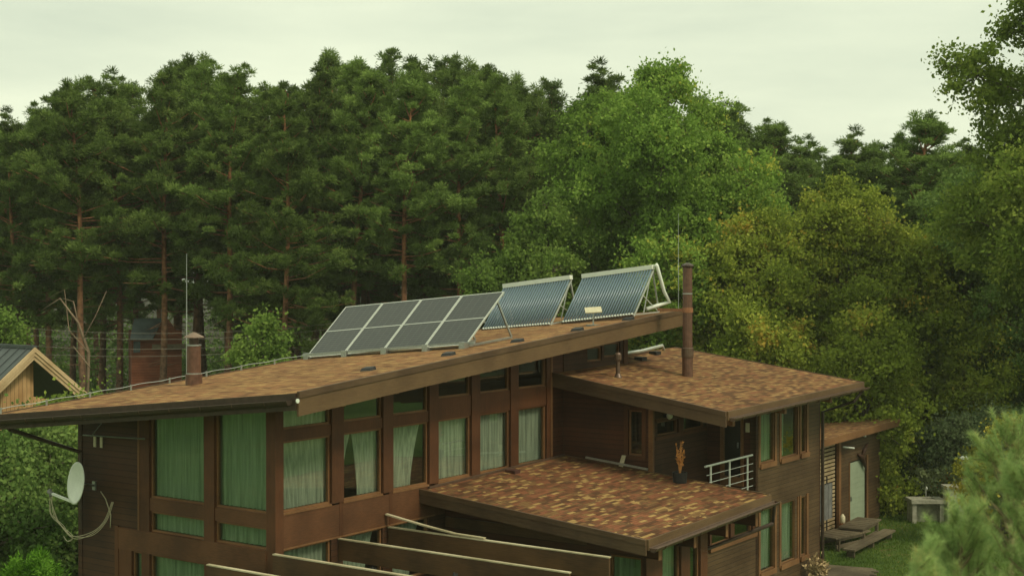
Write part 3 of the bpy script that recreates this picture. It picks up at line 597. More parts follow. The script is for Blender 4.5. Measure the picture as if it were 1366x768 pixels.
PL = [(4.77, -6.05), (10.89, -6.05), (10.89, 0), (4.77, 0)]
rl = MB().slab(PL, RL, 0, -.05).build('roof', MT['shingle_low'], house)
MB().slab([(4.87, -5.95), (10.8, -5.95), (10.8, -.02), (4.87, -.02)], RL, -.052, -.2).build('soffit', MT['soffit'], rl)
edge(PL[3], PL[0], RL, -.09, -.31, .045, 'fascia', MT['fascia_dark'], rl, 1)
edge(PL[3], PL[0], RL, .025, -.088, .07, 'drip_edge', MT['fascia_dark'], rl, 1)
edge(PL[0], PL[1], RL, .025, -.2, .045, 'fascia', MT['fascia'], rl, 1)
edge(PL[1], PL[2], RL, .025, -.2, .045, 'fascia', MT['fascia'], rl, 1)
gutter((4.8, -6.18), (11.05, -6.18), RL, .085, rl, MT['metal_brown'], .14)
for u in (5.44, 7.05, 8.64, 10.25):
    MB().hexa([(u - .055, -5.98, 2.97), (u + .055, -5.98, 2.97), (u + .055, -4.2, 2.99), (u - .055, -4.2, 2.99)], [(u - .055, -5.98, RL(u, -5.98) - .2), (u + .055, -5.98, RL(u, -5.98) - .2), (u + .055, -4.2, RL(u, -4.2) - .2), (u - .055, -4.2, RL(u, -4.2) - .2)]).build('rafter', MT['siding_red'], rl)
    MB().box(u - .06, -6.0, 2.96, u + .06, -5.985, RL(u, -6) - .2).build('rafter_end', MT['trim'], rl)
MB().tube([(10.85, -6.2, RL(10.85, -6.2) - .2), (10.85, -6.15, 2.95), (8.75, -4.9, 2.35), (8.7, -4.9, .2)], .05, 8).build('downspout', MT['metal_dark'], rl)
MB().box(7.9, -.5, RL(8, -.4) - .02, 8.15, -.2, RL(8, -.4) + .08).build('roof_vent', simple('dark red vent', (.07, .025, .018), .6), rl)
MB().bar((5.0, -.06, RL(5, 0) + .02), (10.85, -.06, RL(10.8, 0) + .02), .05, .05).build('flashing', MT['metal_brown'], rl)

# ---- pergola blades reaching out from the facade
for i, (u, va, vb) in enumerate([(-1.55, .3, -5.9), (-.08, -.05, -6.0), (1.93, -.02, -5.96), (3.6, -.02, -5.85)]):
    bl = MB().box(u - .03, vb, 2.86, u + .03, va, 3.30).build('pergola_blade', MT['beam'], house)
    MB().box(u - .045, vb - .01, 3.30, u + .045, va, 3.325).build('blade_cap', MT['pale_wood'], bl)
for u0, u1 in ((-1.52, -.11), (-.05, 1.90), (1.96, 3.57)):
    MB().box(u0, -3.1, 2.6, u1, -3.02, 2.85).build('cross_beam', MT['beam'], house)
for u, v in ((1.2, -1.6), (1.75, -3.3), (.3, -3.2)):
    MB().tube([(u, v, 2.75), (u, v, 3.02)], [.09, .02], 6).tube([(u, v, 2.8), (u + .1, v, 2.98)], .02, 5).build('steel_bracket', MT['black'], house)
# balcony railing
rail = MB().tube([(11.15, -4.15, 4.15), (13.95, -4.15, 4.15)], .03, 8).build('balcony_railing', MT['alu'], house)
for u in (11.47, 12.56, 13.65): MB().tube([(u, -4.15, 3.16), (u, -4.15, 4.13)], .028, 8).build('rail_post', MT['alu'], rail)
for k in range(4): MB().tube([(11.2, -4.17, 3.32 + .2 * k), (13.95, -4.17, 3.32 + .2 * k)], .009, 5).build('rail_wire', MT['alu'], rail)
# clothes drying arm on the left wall
arm = MB().tube([(-.06, 6.1, 5.34), (-.06, 3.95, 5.4)], .016, 6).tube([(-.05, 5.45, 5.65), (-.3, 5.5, 5.37)], .012, 5).build('wall_rod', MT['steel'], house)
for v in (5.65, 5.42): MB().box(-.09, v - .04, 5.1, -.07, v + .04, 5.34).build('peg', MT['cream_cable'], arm)

# ================================================================== things on and around the roofs
# four photovoltaic panels
VL, VR = 6.2, .63
def pp(s, t, off=0):
    v = VL + (VR - VL) * s; zb = 6.76 + .52 * s; z2 = 8.13 + .47 * s
    n = Vector((-(1.37), 0, 1.65)).normalized()
    return Vector((7.4 + 1.65 * t, v, zb + (z2 - zb) * t)) + n * off
pv_lab = ['leftmost dark solar panel of the tilted row, at the low end of the roof', 'second dark solar panel from the left in the tilted row', 'third dark solar panel from the left in the tilted row', 'rightmost dark solar panel of the row, next to the blue tube collectors']
for i in range(4):
    s0, s1 = i / 4 + .002, (i + 1) / 4 - .002; b = pp((s0 + s1) / 2, 0)
    th = thing('photovoltaic_module', pv_lab[i], 'solar panel', b, group='dark solar panels in a tilted row on the roof')
    mb = MB()
    def strip(a0, a1, t0, t1, m_=mb, o0=-.035, o1=.006): m_.hexa([pp(a0, t0, o0), pp(a1, t0, o0), pp(a1, t1, o0), pp(a0, t1, o0)], [pp(a0, t0, o1), pp(a1, t0, o1), pp(a1, t1, o1), pp(a0, t1, o1)])
    e = .0055; h = .013
    strip(s0, s1, 0, h); strip(s0, s1, 1 - h, 1); strip(s0, s0 + e, h, 1 - h); strip(s1 - e, s1, h, 1 - h); strip(s0 + e, s1 - e, .494, .506)
    mb.build('frame', MT['alu'], th)
    g = MB()
    for t0, t1 in ((h, .494), (.506, 1 - h)): strip(s0 + e, s1 - e, t0, t1, g, -.03, .0)
    o = g.build('cell_glass', MT['cell'], th)
    uvl = o.data.uv_layers.new(name='UVMap')
    for poly in o.data.polygons:
        for li, vi in zip(poly.loop_indices, poly.vertices):
            p = o.data.vertices[vi].co; uvl.data[li].uv = ((-(p.y) / 1.39 + .5), p.x / 1.65)
rk = thing('mounting_rack', 'grey metal rack with struts holding up the row of dark solar panels', 'mounting rack', (7.4, 3.4, 6.9))
for s in (0.02, .27, .52, .77, .985):
    a = pp(s, 0, -.05); f = Vector((a.x - .05, a.y, RM(a.x, a.y) + .04)); r = Vector((9.35, a.y - .1, RM(9.35, a.y) + .05)); t = pp(s, .85, -.05)
    MB().bar(f, r, .05, .05).build('base_rail', MT['steel'], rk)
    MB().bar(r, t, .045, .045).build('strut', MT['steel'], rk)
    MB().box(f.x - .09, f.y - .09, RM(f.x, f.y) - .02, f.x + .12, f.y + .09, f.z + .12).build('foot', MT['steel'], rk)
for t in (.03, .45, .95):
    MB().bar(pp(0, t, -.06), pp(1, t, -.06), .04, .04).build('cross_rail', MT['steel'], rk)
f = Vector((7.5, .45, RM(7.5, .45) + .12)); MB().bar((7.3, 6.2, RM(7.3, 6.2) + .12), f, .06, .07).build('front_rail', MT['steel'], rk)
# two vacuum tube collectors
for ci, (v0, v1, zb0, zb1, zt0, zt1, lab) in enumerate([(4.72, 2.22, 7.36, 7.57, 8.70, 8.98, 'left blue vacuum tube solar collector, beside the dark solar panels'), (1.80, -.62, 7.63, 7.90, 9.01, 9.28, 'right blue vacuum tube solar collector, near the tall brown flue')]):
    U0, U1 = 13.6, 14.8; b = Vector((U0, (v0 + v1) / 2, zb0))
    th = thing('solar_water_collector', lab, 'solar collector', b, group='blue vacuum tube collectors on the roof')
    N = 26
    def cp(s, t, off=0):
        v = v0 + (v1 - v0) * s; z = (zb0 + (zb1 - zb0) * s) * (1 - t) + (zt0 + (zt1 - zt0) * s) * t
        return Vector((U0 + (U1 - U0) * t, v, z)) + Vector((-.75, 0, .66)) * off
    for k in range(N):
        s = (k + .5) / N; MB().tube([cp(s, .03), cp(s, .97)], .030, 8).build('vacuum_tube', MT['tube'], th, smooth=True)
        
    mb = MB(); 
    for k in range(N): s = (k + .5) / N; mb.tube([cp(s, .005), cp(s, .035)], .036, 8)
    mb.build('end_clips', MT['alu'], th)
    MB().bar(cp(0, 0, -.03), cp(1, 0, -.03), .07, .05).build('bottom_tray', MT['metal_dark'], th)
    MB().bar(cp(0, .99, .01), cp(1, .99, .01), .17, .13).build('manifold', MT['white'], th)
    for s in (0, 1): MB().bar(cp(s, 0, -.06), cp(s, .96, -.06), .035, .04).build('side_rail', MT['alu'], th)
    for s in (.02, .98):
        v = v0 + (v1 - v0) * s; rr = Vector((15.2, v, RM(15.2, v) + .03))
        MB().bar(cp(s, .97, -.05), rr, .04, .04).build('leg', MT['alu'], th)
        MB().bar(cp(s, .02, -.03), rr, .035, .035).bar(cp(s, .45, -.05), rr, .025, .025).bar(rr + Vector((-.9, 0, 0)), cp(s, .9, -.05), .025, .025).build('brace', MT['alu'], th)
pz = RM(15.2, -.75)
o = MB().tube([(14.8, -.68, 9.36), (14.82, -.72, 9.30), (15.1, -.8, 8.55), (15.35, -.85, 8.25), (15.1, -.6, 8.15), (14.6, -.5, 8.05)], .055, 10).build('insulated_pipe', MT['white'], None, True, (14.8, -.7, 8.2))
setp(o, 'white insulated pipe curving down at the right end of the collectors', 'pipe')
o = MB().tube([(14.6, .7, RW(14.6, .7) + .08), (16.4, .7, RW(16.4, .7) + .1), (17.9, .8, RW(17.9, .8) + .16), (18.0, .8, RW(18, .8) + .02)], .05, 8).build('roof_conduit', MT['alu'], None, True, (16, .7, 6.6))
setp(o, 'pale conduit pipe lying along the far edge of the wing roof', 'pipe')
# flat internet antenna
c = Vector((12.02, -.27, RM(12.02, -.27)))
th = thing('flat_antenna', 'small white rectangular flat antenna on a short pole in front of the collectors', 'antenna', c)
MB().tube([c, c + Vector((0, 0, .42))], .022, 8).build('pole', MT['steel'], th)
MB().box(c.x - .15, c.y - .15, c.z - .01, c.x + .15, c.y + .15, c.z + .03).build('foot_plate', MT['steel'], th)
d0 = c + Vector((0, 0, .42)); ax = Vector((.55, -.83, .06)).normalized() * .23; ay = Vector((-.5, -.38, -.28)).normalized() * .17; az = ax.cross(ay).normalized() * .025
if az.z < 0: az = -az
MB().hexa([d0 - ax - ay, d0 + ax - ay, d0 + ax + ay, d0 - ax + ay], [d0 - ax - ay + az, d0 + ax - ay + az, d0 + ax + ay + az, d0 - ax + ay + az]).build('antenna_plate', MT['cream_cable'], th)
# lightning wire on the back edge
pts = []; mbs = MB(); E0, E1 = Vector((-1.7, 6.85)), Vector((7.6, 6.36))
th = thing('lightning_wire', 'grey lightning conductor wire on small clips along the back roof edge', 'wire', (0, 6.7, RM(0, 6.7)))
for i in range(41):
    q = E0.lerp(E1, i / 40); pts.append((q.x, q.y, RM(q.x, q.y) + .11 + .012 * math.sin(i * math.pi / 2.5)))
MB().tube(pts, .010, 5).build('wire', MT['steel'], th)
for i in range(0, 40, 5): p = pts[i]; mbs = MB().tube([(p[0], p[1], p[2] - .13), (p[0], p[1], p[2] + .03)], .025, 6); mbs.build('clip', MT['steel'], th)
# whip antennas
def whip(px, ytop, ybot, Y, lab, r=.022):
    a = at(px, ybot, Y); b = at(px, ytop, Y); m = (a + b) / 2
    th = thing('whip_antenna', lab, 'antenna', a, 'w')
    MB().tube([a, m], r, 6).build('mast', MT['steel'], th); MB().tube([m, b], [r * .8, r * .4], 6).build('whip', MT['steel'], th)
whip(249, 338, 500, 33.8, 'thin pale whip antenna rising beside the short brown flue', .016)
whip(905, 285, 418, 41, 'thin pale whip antenna rising beside the tall brown flue', .012)
# satellite dish
th = thing('satellite_dish', 'white oval satellite dish on the left corner of the wooden wall', 'satellite dish', (-.1, 6.0, 4.3))
dc = Vector((-.62, 5.53, 4.35)); n = Vector((-.965, .232, .13)).normalized()
a_ = n.cross(Vector((0, 0, 1))).normalized(); b_ = a_.cross(n).normalized()
mb = MB(); RN, KN = 9, 36
for side in (0, 1):
    for i in range(RN + 1):
        r = .46 * i / RN
        for j in range(KN): t = 2 * math.pi * j / KN; mb.v.append(tuple(dc + a_ * r * math.cos(t) * .92 + b_ * r * math.sin(t) * 1.03 + n * (.30 * (r ** 2) * 1.2 - side * .02)))
for side in (0, 1):
    o0 = side * (RN + 1) * KN
    for i in range(RN):
        for j in range(KN): q = (o0 + i * KN + j, o0 + i * KN + (j + 1) % KN, o0 + (i + 1) * KN + (j + 1) % KN, o0 + (i + 1) * KN + j); mb.f.append(q if side == 0 else q[::-1])
for j in range(KN): mb.f.append((RN * KN + j, RN * KN + (j + 1) % KN, (2 * RN + 1) * KN + (j + 1) % KN, (2 * RN + 1) * KN + j))
mb.build('reflector', MT['white'], th, True)
lnb = Vector((-.62, 6.68, 4.0)) + Vector((.12, 0, 0))
low = dc - b_ * .45
MB().bar(low, lnb, .05, .05).build('feed_arm', MT['white'], th)
MB().tube([lnb + Vector((0, -.05, -.02)), lnb + Vector((0, .10, .04))], .05, 8).tube([lnb + Vector((0, .04, .1)), lnb + Vector((0, .02, -.08))], .035, 8).build('feed_head', MT['grey_cloth'], th, True)
MB().tube([dc - n * .02, Vector((-.02, 5.75, 4.2))], .03, 8).box(-.04, 5.7, 4.1, .0, 5.8, 4.3).build('wall_mount', MT['steel'], th)
rr = random.Random(3)
th = thing('antenna_cables', 'tangled pale cables hanging in a loop below the satellite dish', 'cables', (-.3, 6.1, 3.5))
for k in range(5):
    P = [lnb + Vector((0, .03 * k - .05, -.05)), lnb + Vector((rr.uniform(-.05, .05), -.03 + rr.uniform(-.1, .1), -.45)), Vector((-.45, 6.35 + rr.uniform(-.12, .12), 3.3)), Vector((-.35, 6.1 + rr.uniform(-.1, .1), 3.02 + rr.uniform(-.05, .08)))]
    if k < 3: P += [Vector((-.2, 5.6, 3.1 + .04 * k)), Vector((-.12, 5.2 + .04 * k, 3.45)), Vector((-.08, 5.0 + .03 * k, 3.9))]
    else: P += [Vector((-.3, 6.35, 2.9)), Vector((-.3, 6.5, 3.0))]
    Q3 = []
    for i in range(len(P) - 1):                       # Catmull-Rom
        p0, p1, p2, p3 = P[max(i - 1, 0)], P[i], P[i + 1], P[min(i + 2, len(P) - 1)]
        for j in range(6):
            t = j / 6; Q3.append(.5 * (2 * p1 + (p2 - p0) * t + (2 * p0 - 5 * p1 + 4 * p2 - p3) * t * t + (3 * p1 - p0 - 3 * p2 + p3) * t ** 3))
    Q3.append(P[-1]); MB().tube(Q3, .007, 5).build('cable', MT['cream_cable'], th, True)
MB().tube([(-.08, 5.45, 4.1), (-.1, 5.25, 3.95), (-.06, 5.12, 3.6), (-.05, 5.15, 3.3)], .012, 5).build('cable', MT['cream_cable'], th, True)
# loose plank on the pergola, rod leaning in window, planter, roof rod
P = [Vector((3.5, -.02, 3.62)), Vector((3.6, -1.0, 3.46)), Vector((3.62, -1.9, 3.36)), Vector((3.62, -2.7, 3.35))]
mb = MB()
for a, b in zip(P, P[1:]): mb.bar(a, b, .09, .03)
setp(mb.build('loose_board', MT['pale_wood'], None, base=P[0]), 'pale bent board lying loose on top of a pergola blade', 'board')
c = Vector((10.45, -3.8, RL(10.45, -3.8)))
th = thing('planter', 'black plant pot with a dry orange plant on the low roof edge', 'planter', c)
MB().lathe((c.x, c.y, c.z), [(.15, -.03), (.17, .0), (.19, .26), (.17, .26), (.165, .2)], 16).build('pot', MT['black'], th)
mb = MB(); rr = random.Random(8)
for k in range(7):
    a = rr.uniform(0, 6.28); h = rr.uniform(.45, .72) if k < 5 else .8; tip = c + Vector((.12 * math.cos(a), .12 * math.sin(a), .22 + h)); mb.tube([c + Vector((0, 0, .2)), tip], [.02, .006], 5)
    for j in range(16):
        t = rr.uniform(.25, 1); p = (c + Vector((0, 0, .2))).lerp(tip, t); d = Vector((rr.gauss(0, 1), rr.gauss(0, 1), rr.uniform(.3, 1.8))).normalized() * rr.uniform(.05, .11); w = d.cross(Vector((rr.gauss(0, 1), rr.gauss(0, 1), rr.gauss(0, 1)))).normalized() * .022
        n = len(mb.v); mb.v += [tuple(p), tuple(p + d * .5 + w), tuple(p + d), tuple(p + d * .5 - w)]; mb.f.append((n, n + 1, n + 2, n + 3))
mb.build('dry_plant', MT['dry'], th)
o = MB().bar((10.62, -.9, 4.2), (10.72, -2.72, 4.02), .05, .05).build('metal_rail', MT['steel'], None, base=(10.6, -1.2, 4.1)); setp(o, 'grey metal rail lying at the foot of the recessed wall', 'rail')
o = MB().hexa([(10.80, -1.80, 4.02), (10.8, -1.92, 4.0), (10.83, -1.92, 4.0), (10.83, -1.80, 4.02)], [(10.87, -1.86, 4.3), (10.87, -1.98, 4.3), (10.9, -1.98, 4.3), (10.9, -1.86, 4.3)]).build('wood_offcut', MT['pale_wood'], None, base=(10.8, -1.8, 4.05)); setp(o, 'small pale wooden offcut leaning below the narrow window', 'offcut')

# ================================================================== outbuilding
VS = -2.1; RS = lambda u, v: 3.58 + .006 * (u - 22.65) - .09 * (v + 2.6)
ob_ = thing('wooden_outbuilding', 'low brown timber outbuilding with a pale door right of the house', 'outbuilding', (26, -2, 0))
def obx(name, m, *b, par=ob_): return MB().box(*b).build(name, m, par)
wall('v', VS, 25.3, 29.4, 0, lambda u: RS(u, VS) - .2, [(26.37, 28.0, .1, 2.4)], MT['siding_grey'], parent=ob_)
dr = obx('door', MT['roller'], 26.42, VS + .04, .1, 27.95, VS + .1, 2.35)
for k in range(12): MB().box(26.43, VS + .03, .15 + k * .18, 27.94, VS + .04, .155 + k * .18).build('door_slat', MT['roller'], dr)
MB().box(26.52, VS - .02, 1.0, 26.56, VS + .03, 1.15).build('handle', MT['steel'], dr)
MB().box(28.0, VS - .04, 0, 28.12, VS + .08, 2.5).box(26.3, VS - .03, 0, 26.37, VS + .08, 2.4).build('door_frame', MT['trim'], ob_)
rs = MB().slab([(19.6, -2.6), (30.25, -2.6), (30.45, .6), (19.6, .6)], RS, 0, -.06).build('roof', MT['shingle_wing'], ob_)
edge((19.6, -2.6), (30.25, -2.6), RS, .02, -.22, .05, 'fascia', MT['trim'], rs, 1)
edge((30.25, -2.6), (30.45, .6), RS, .02, -.22, .05, 'fascia', MT['trim'], rs, 1)
MB().slab([(19.7, -2.5), (30.1, -2.5), (30.3, .5), (19.7, .5)], RS, -.062, -.2).build('soffit', MT['soffit'], rs)
MB().box(29.24, VS + .16, 0, 29.4, .4, 3.2).build('wall', MT['siding_grey'], ob_)
MB().box(19.8, .3, 0, 29.24, .4, 3.2).build('wall', MT['siding_grey'], ob_)
mb = MB()
for k in range(24): mb.box(22.2, VS + .05, .15 + k * .135, 25.14, VS + .09, .15 + k * .135 + .085)
mb.build('lath_screen', MT['lath'], ob_)
MB().box(25.15, VS - .1, 0, 25.33, VS, RS(25, VS) - .2).build('post', MT['trim'], ob_)
MB().box(22.0, VS + .3, 0, 25.3, VS + .36, 3.0).build('wall', MT['siding'], ob_)
lp = MB().tube([(27.2, -2.35, 3.38), (27.2, -2.35, 3.25)], .05, 8).build('soffit_lamp', MT['white'], ob_)
lp = MB().tube([(25.5, VS - .1, 3.05), (25.9, VS - .35, 2.98)], .03, 8).build('wall_lamp', MT['white'], ob_)
# bird ornament
P0 = lv(1150, 608, VS - .04)
mb = MB()
for pts in ([(1158, 590), (1153, 600), (1150, 610)], [(1145, 606), (1150, 610), (1153, 618), (1156, 627)]):
    q = [lv(x, y, VS - .05) for x, y in pts]; mb.tube(q, [.02, .09, .05] if len(q) == 3 else [.05, .11, .08, .015], 6)
setp(mb.build('bird_ornament', MT['siding'], None, True, P0), 'dark bird shaped ornament hung on the wall above the pale door', 'ornament')
# grey garments on black rack
c = lz(1101, 708, .3); c = Vector((22.75, VS - .25, 0))
th = thing('coat_rack', 'black metal stand hung with long grey cloths in front of the lath screen', 'rack', c)
x0 = lv(1097, 650, c.y)[0]; x1 = lv(1109, 650, c.y)[0]
zt_, zb_ = lv(1103, 645, c.y)[2], lv(1103, 692, c.y)[2]
MB().tube([(x0 - .3, c.y, zt_), (x1, c.y, zt_)], .02, 6).tube([((x0 + x1) / 2, c.y, 0), ((x0 + x1) / 2, c.y, zt_ + .25)], .025, 6).build('stand', MT['black'], th)
for k in range(3):
    a = x0 - .25 + k * (x1 - x0 + .25) / 3; b = a + (x1 - x0 + .25) / 3 - .05; mb = MB(); N = 14
    for i in range(N + 1):
        for j in range(5): mb.v.append((a + (b - a) * i / N, c.y - .03 + .035 * math.sin(i * 1.5 + k), zb_ + (zt_ - zb_) * j / 4))
    for i in range(N):
        for j in range(4): q = i * 5 + j; mb.f.append((q, q + 5, q + 6, q + 1))
    mb.build('hanging_cloth', MT['grey_cloth'], th, True)
# gas bottle / canister
c = lv(1124, 699, VS - .35); c.z = max(c.z, 0.0)
th = thing('white_canister', 'white canister on a short stand beside the reddish post', 'canister', (c.x, c.y, 0))
MB().lathe((c.x, c.y, 0), [(.12, 0), (.12, .5)], 12).build('stand', MT['copper'], th)
MB().lathe((c.x, c.y, .5), [(.07, 0), (.09, .04), (.09, .24), (.05, .28), (.03, .32)], 14).build('tank', MT['cream_cable'], th, True)
# picnic tables and bench
def plank_top(a, b, wv, z, th, name, par, m=MT['grey_wood']):
    """a, b: local ends of the long axis; planks run along it"""
    a = Vector((a[0], a[1])); b = Vector((b[0], b[1])); d = (b - a).normalized(); n = Vector((-d.y, d.x)); k = max(2, round(wv / .17)); w = wv / k
    for i in range(k):
        p = a + n * (-wv / 2 + (i + .5) * w); q = b + n * (-wv / 2 + (i + .5) * w)
        MB().bar((p.x, p.y, z - th / 2 + .004 * (i % 2)), (q.x, q.y, z - th / 2 + .004 * (i % 2)), w - .015, th).build(name, m, par)
def table(corners, z, label, legs=True):
    c = sum((Vector(q) for q in corners), Vector()) / 4
    L, Rr = (Vector(corners[0]) + Vector(corners[3])) / 2, (Vector(corners[1]) + Vector(corners[2])) / 2
    w = (Vector(corners[3]) - Vector(corners[0])).length
    th = thing('picnic_table', label, 'table', (c.x, c.y, 0), group='rough timber tables on the lawn')
    plank_top(L, Rr, w, z, .05, 'tabletop_plank', th, MT['grey_wood2'])
    d = (Rr - L).normalized(); n = Vector((-d.y, d.x, 0)); 
    for s in (.1, .9):
        for k in (-.36, .36):
            p = L.lerp(Rr, s) + n * k * w; MB().box(p.x - .05, p.y - .05, 0, p.x + .05, p.y + .05, z - .05).build('leg', MT['grey_wood2'], th)
        p = L.lerp(Rr, s); MB().bar(p - n * .42 * w + Vector((0, 0, -z + .16)), p + n * .42 * w + Vector((0, 0, -z + .16)), .05, .12).build('crossbar', MT['grey_wood2'], th); MB().bar(p - n * .4 * w + Vector((0, 0, -.1)), p + n * .4 * w + Vector((0, 0, -.1)), .05, .09).build('crossbar', MT['grey_wood2'], th)
    return th
z = .48
t1 = [lz(1096, 714, z), lz(1124, 720, z), lz(1153, 705, z), lz(1112, 700, z)]
table([t1[0], t1[1], t1[2], t1[3]], z, 'nearer weathered timber table, low and dark, against the house corner')
t2 = [lz(1116, 702, z + .1), lz(1150, 704, z + .1), lz(1177, 693, z + .1), lz(1146, 689, z + .1)]
table(t2, z + .1, 'farther weathered timber table standing in front of the pale door')
b1, b2 = lz(1132, 734, .26), lz(1187, 707, .26)
th = thing('bench', 'long weathered timber bench on the lawn beside the tables', 'bench', ((b1.x + b2.x) / 2, (b1.y + b2.y) / 2, 0))
plank_top(b1, b2, .42, .30, .06, 'seat_plank', th, MT['grey_wood2'])
for s in (.05, .5, .95):
    p = b1.lerp(b2, s); MB().box(p.x - .04, p.y - .13, 0, p.x + .04, p.y + .13, .24).build('leg', MT['grey_wood2'], th)
# plank deck
d = [lz(1094, 750, .12), lz(1160, 757, .12), lz(1210, 790, .12), lz(1094, 800, .12)]
me = MB(); n_ = 14
A_, B_ = lz(1060, 749, .12), lz(1165, 757, .12); dd = (B_ - A_).normalized(); nn = Vector((dd.y, -dd.x, 0))
th = thing('plank_deck', 'grey plank walkway on the grass at the house corner', 'deck', (A_.x, A_.y, 0))
for i in range(16):
    p = A_ + dd * .0 + nn * (.16 * i + .08); q = B_ + nn * (.16 * i + .08) + dd * .1 * (i % 3); MB().bar((p.x, p.y, .1), (q.x, q.y, .1), .145, .04).build('deck_plank', MT['grey_wood2'], th)
# dried bouquet in a pot
c = lz(1091, 766, .35)
th = thing('dry_flower_pot', 'pot of pale dried flowers at the foot of the house corner', 'planter', (c.x, c.y, 0))
MB().lathe((c.x, c.y, 0), [(.14, 0), (.19, .3), (.17, .3), (.16, .25)], 14).build('pot', MT['concrete'], th)
mb = MB(); rr = random.Random(4)
for k in range(420):
    p = Vector((c.x + rr.gauss(0, .14), c.y + rr.gauss(0, .14), .3 + abs(rr.gauss(.22, .16)))); dv = Vector((rr.gauss(0, 1), rr.gauss(0, 1), rr.uniform(0, 1.5))).normalized() * .13; w = dv.cross(Vector((rr.gauss(0, 1), rr.gauss(0, 1), rr.gauss(0, 1)))).normalized() * .035
    n = len(mb.v); mb.v += [tuple(p), tuple(p + dv * .5 + w), tuple(p + dv), tuple(p + dv * .5 - w)]; mb.f.append((n, n + 1, n + 2, n + 3))
mb.build('dried_flowers', MT['dry_pale'], th)
# outdoor sink
s0, s1 = lz(1216, 698, 0), lz(1262, 698, 0)
d = (s1 - s0); d.z = 0; L = d.length; d.normalize(); n = Vector((-d.y, d.x, 0))
if (world(s0 + n) - world(s0))[1] < 0: n = -n
th = thing('outdoor_sink', 'concrete outdoor sink counter with a slim tap on the lawn', 'sink', (s0.x, s0.y, 0))
def cb(a0, a1, b0, b1, z0, z1, name, m, par=th):
    f = lambda a, b, z: tuple(s0 + d * a + n * b + Vector((0, 0, z)))
    return MB().hexa([f(a0, b0, z0), f(a1, b0, z0), f(a1, b1, z0), f(a0, b1, z0)], [f(a0, b0, z1), f(a1, b0, z1), f(a1, b1, z1), f(a0, b1, z1)]).build(name, m, par)
cb(.05, .2, .05, .75, 0, .72, 'side_slab', MT['concrete']); cb(L - .2, L - .05, .05, .75, 0, .72, 'side_slab', MT['concrete']); cb(.2, L - .2, .4, .7, 0, .72, 'back_slab', MT['concrete'])
cb(0, .5, 0, .8, .72, .86, 'countertop', MT['concrete']); cb(.5, .95, 0, .2, .72, .86, 'countertop', MT['concrete']); cb(.5, .95, .6, .8, .72, .86, 'countertop', MT['concrete']); cb(.95, L, 0, .8, .72, .86, 'countertop', MT['concrete'])
cb(.5, .95, .2, .6, .70, .78, 'basin', MT['steel'])
q = s0 + d * .72 + n * .66; MB().tube([(q.x, q.y, .86), (q.x, q.y, 1.2), (q.x - n.x * .08, q.y - n.y * .08, 1.25), (q.x - n.x * .16, q.y - n.y * .16, 1.18)], .022, 8).build('tap', MT['white'], th, True)
# concrete block and lamp
c = at(1283, 655, 49.5); c.z = 0
th = thing('concrete_block', 'grey concrete box behind the young pine', 'concrete block', c, 'w')
MB().box(c.x - .5, c.y, 0, c.x + .9, c.y + .6, 1.28).box(c.x - .56, c.y - .05, 1.28, c.x + .96, c.y + .66, 1.36).build('block_body', MT['concrete'], th)
c = at(1286, 655, 50.4); c.z = 0
th = thing('garden_lamp', 'slim metal garden lamp with a pale domed cap behind the block', 'lamp', c, 'w'); zt2 = at(1286, 612, 50.4).z
MB().tube([(c.x, c.y, 0), (c.x, c.y, zt2 - .3)], .05, 8).build('lamp_post', MT['steel'], th)
for k in range(4): a = k * math.pi / 2 + .4; MB().tube([(c.x + .1 * math.cos(a), c.y + .1 * math.sin(a), zt2 - 1.0), (c.x + .1 * math.cos(a), c.y + .1 * math.sin(a), zt2)], .014, 5).build('lamp_rod', MT['dry_pale'], th)
MB().lathe((c.x, c.y, zt2), [(.17, 0), (.16, .05), (.1, .1), (.02, .13)], 14).build('lamp_cap', MT['white'], th, True)

# ================================================================== neighbouring cabins
def frameW(origin, ang):
    c, s = math.cos(ang), math.sin(ang); return lambda x, y, z: (origin[0] + x * c - y * s, origin[1] + x * s + y * c, z)
ap = at(45, 463, 48); cab = thing('neighbour_cabin', 'cabin with dark seamed metal roof and fresh pine gable at the left', 'cabin', (ap.x, ap.y, 0), 'w')
F = frameW((ap.x, ap.y), math.atan2(.8, .6))          # x along the gable (away right), y along the ridge (away left)
zr = ap.z; tp = math.tan(math.radians(39)); hw = 3.2; LR = 8
def hx(pts_b, pts_t, name, m, par=cab): return MB().hexa([F(*p) for p in pts_b], [F(*p) for p in pts_t]).build(name, m, par)
rz = lambda x: zr - abs(x) * tp
rL = hx([(-hw, -.0, rz(hw) - .12), (0, -.0, zr - .12), (0, LR, zr - .12), (-hw, LR, rz(hw) - .12)], [(-hw, -.0, rz(hw)), (0, -.0, zr), (0, LR, zr), (-hw, LR, rz(hw))], 'roof', MT['seam_roof'])
rR = hx([(0, 0, zr - .12), (hw, 0, rz(hw) - .12), (hw, LR, rz(hw) - .12), (0, LR, zr - .12)], [(0, 0, zr), (hw, 0, rz(hw)), (hw, LR, rz(hw)), (0, LR, zr)], 'roof', MT['seam_roof'])
for k in range(16):
    y = .25 + k * .5; hx([(-hw, y, rz(hw)), (0, y, zr), (0, y + .03, zr), (-hw, y + .03, rz(hw))], [(-hw, y, rz(hw) + .04), (0, y, zr + .04), (0, y + .03, zr + .04), (-hw, y + .03, rz(hw) + .04)], 'roof_seam', MT['seam_roof'], rL)
hx([(-.1, -.05, zr - .05), (.1, -.05, zr - .05), (.1, LR, zr - .05), (-.1, LR, zr - .05)], [(-.1, -.05, zr + .06), (.1, -.05, zr + .06), (.1, LR, zr + .06), (-.1, LR, zr + .06)], 'ridge_cap', MT['seam_roof'], rL)
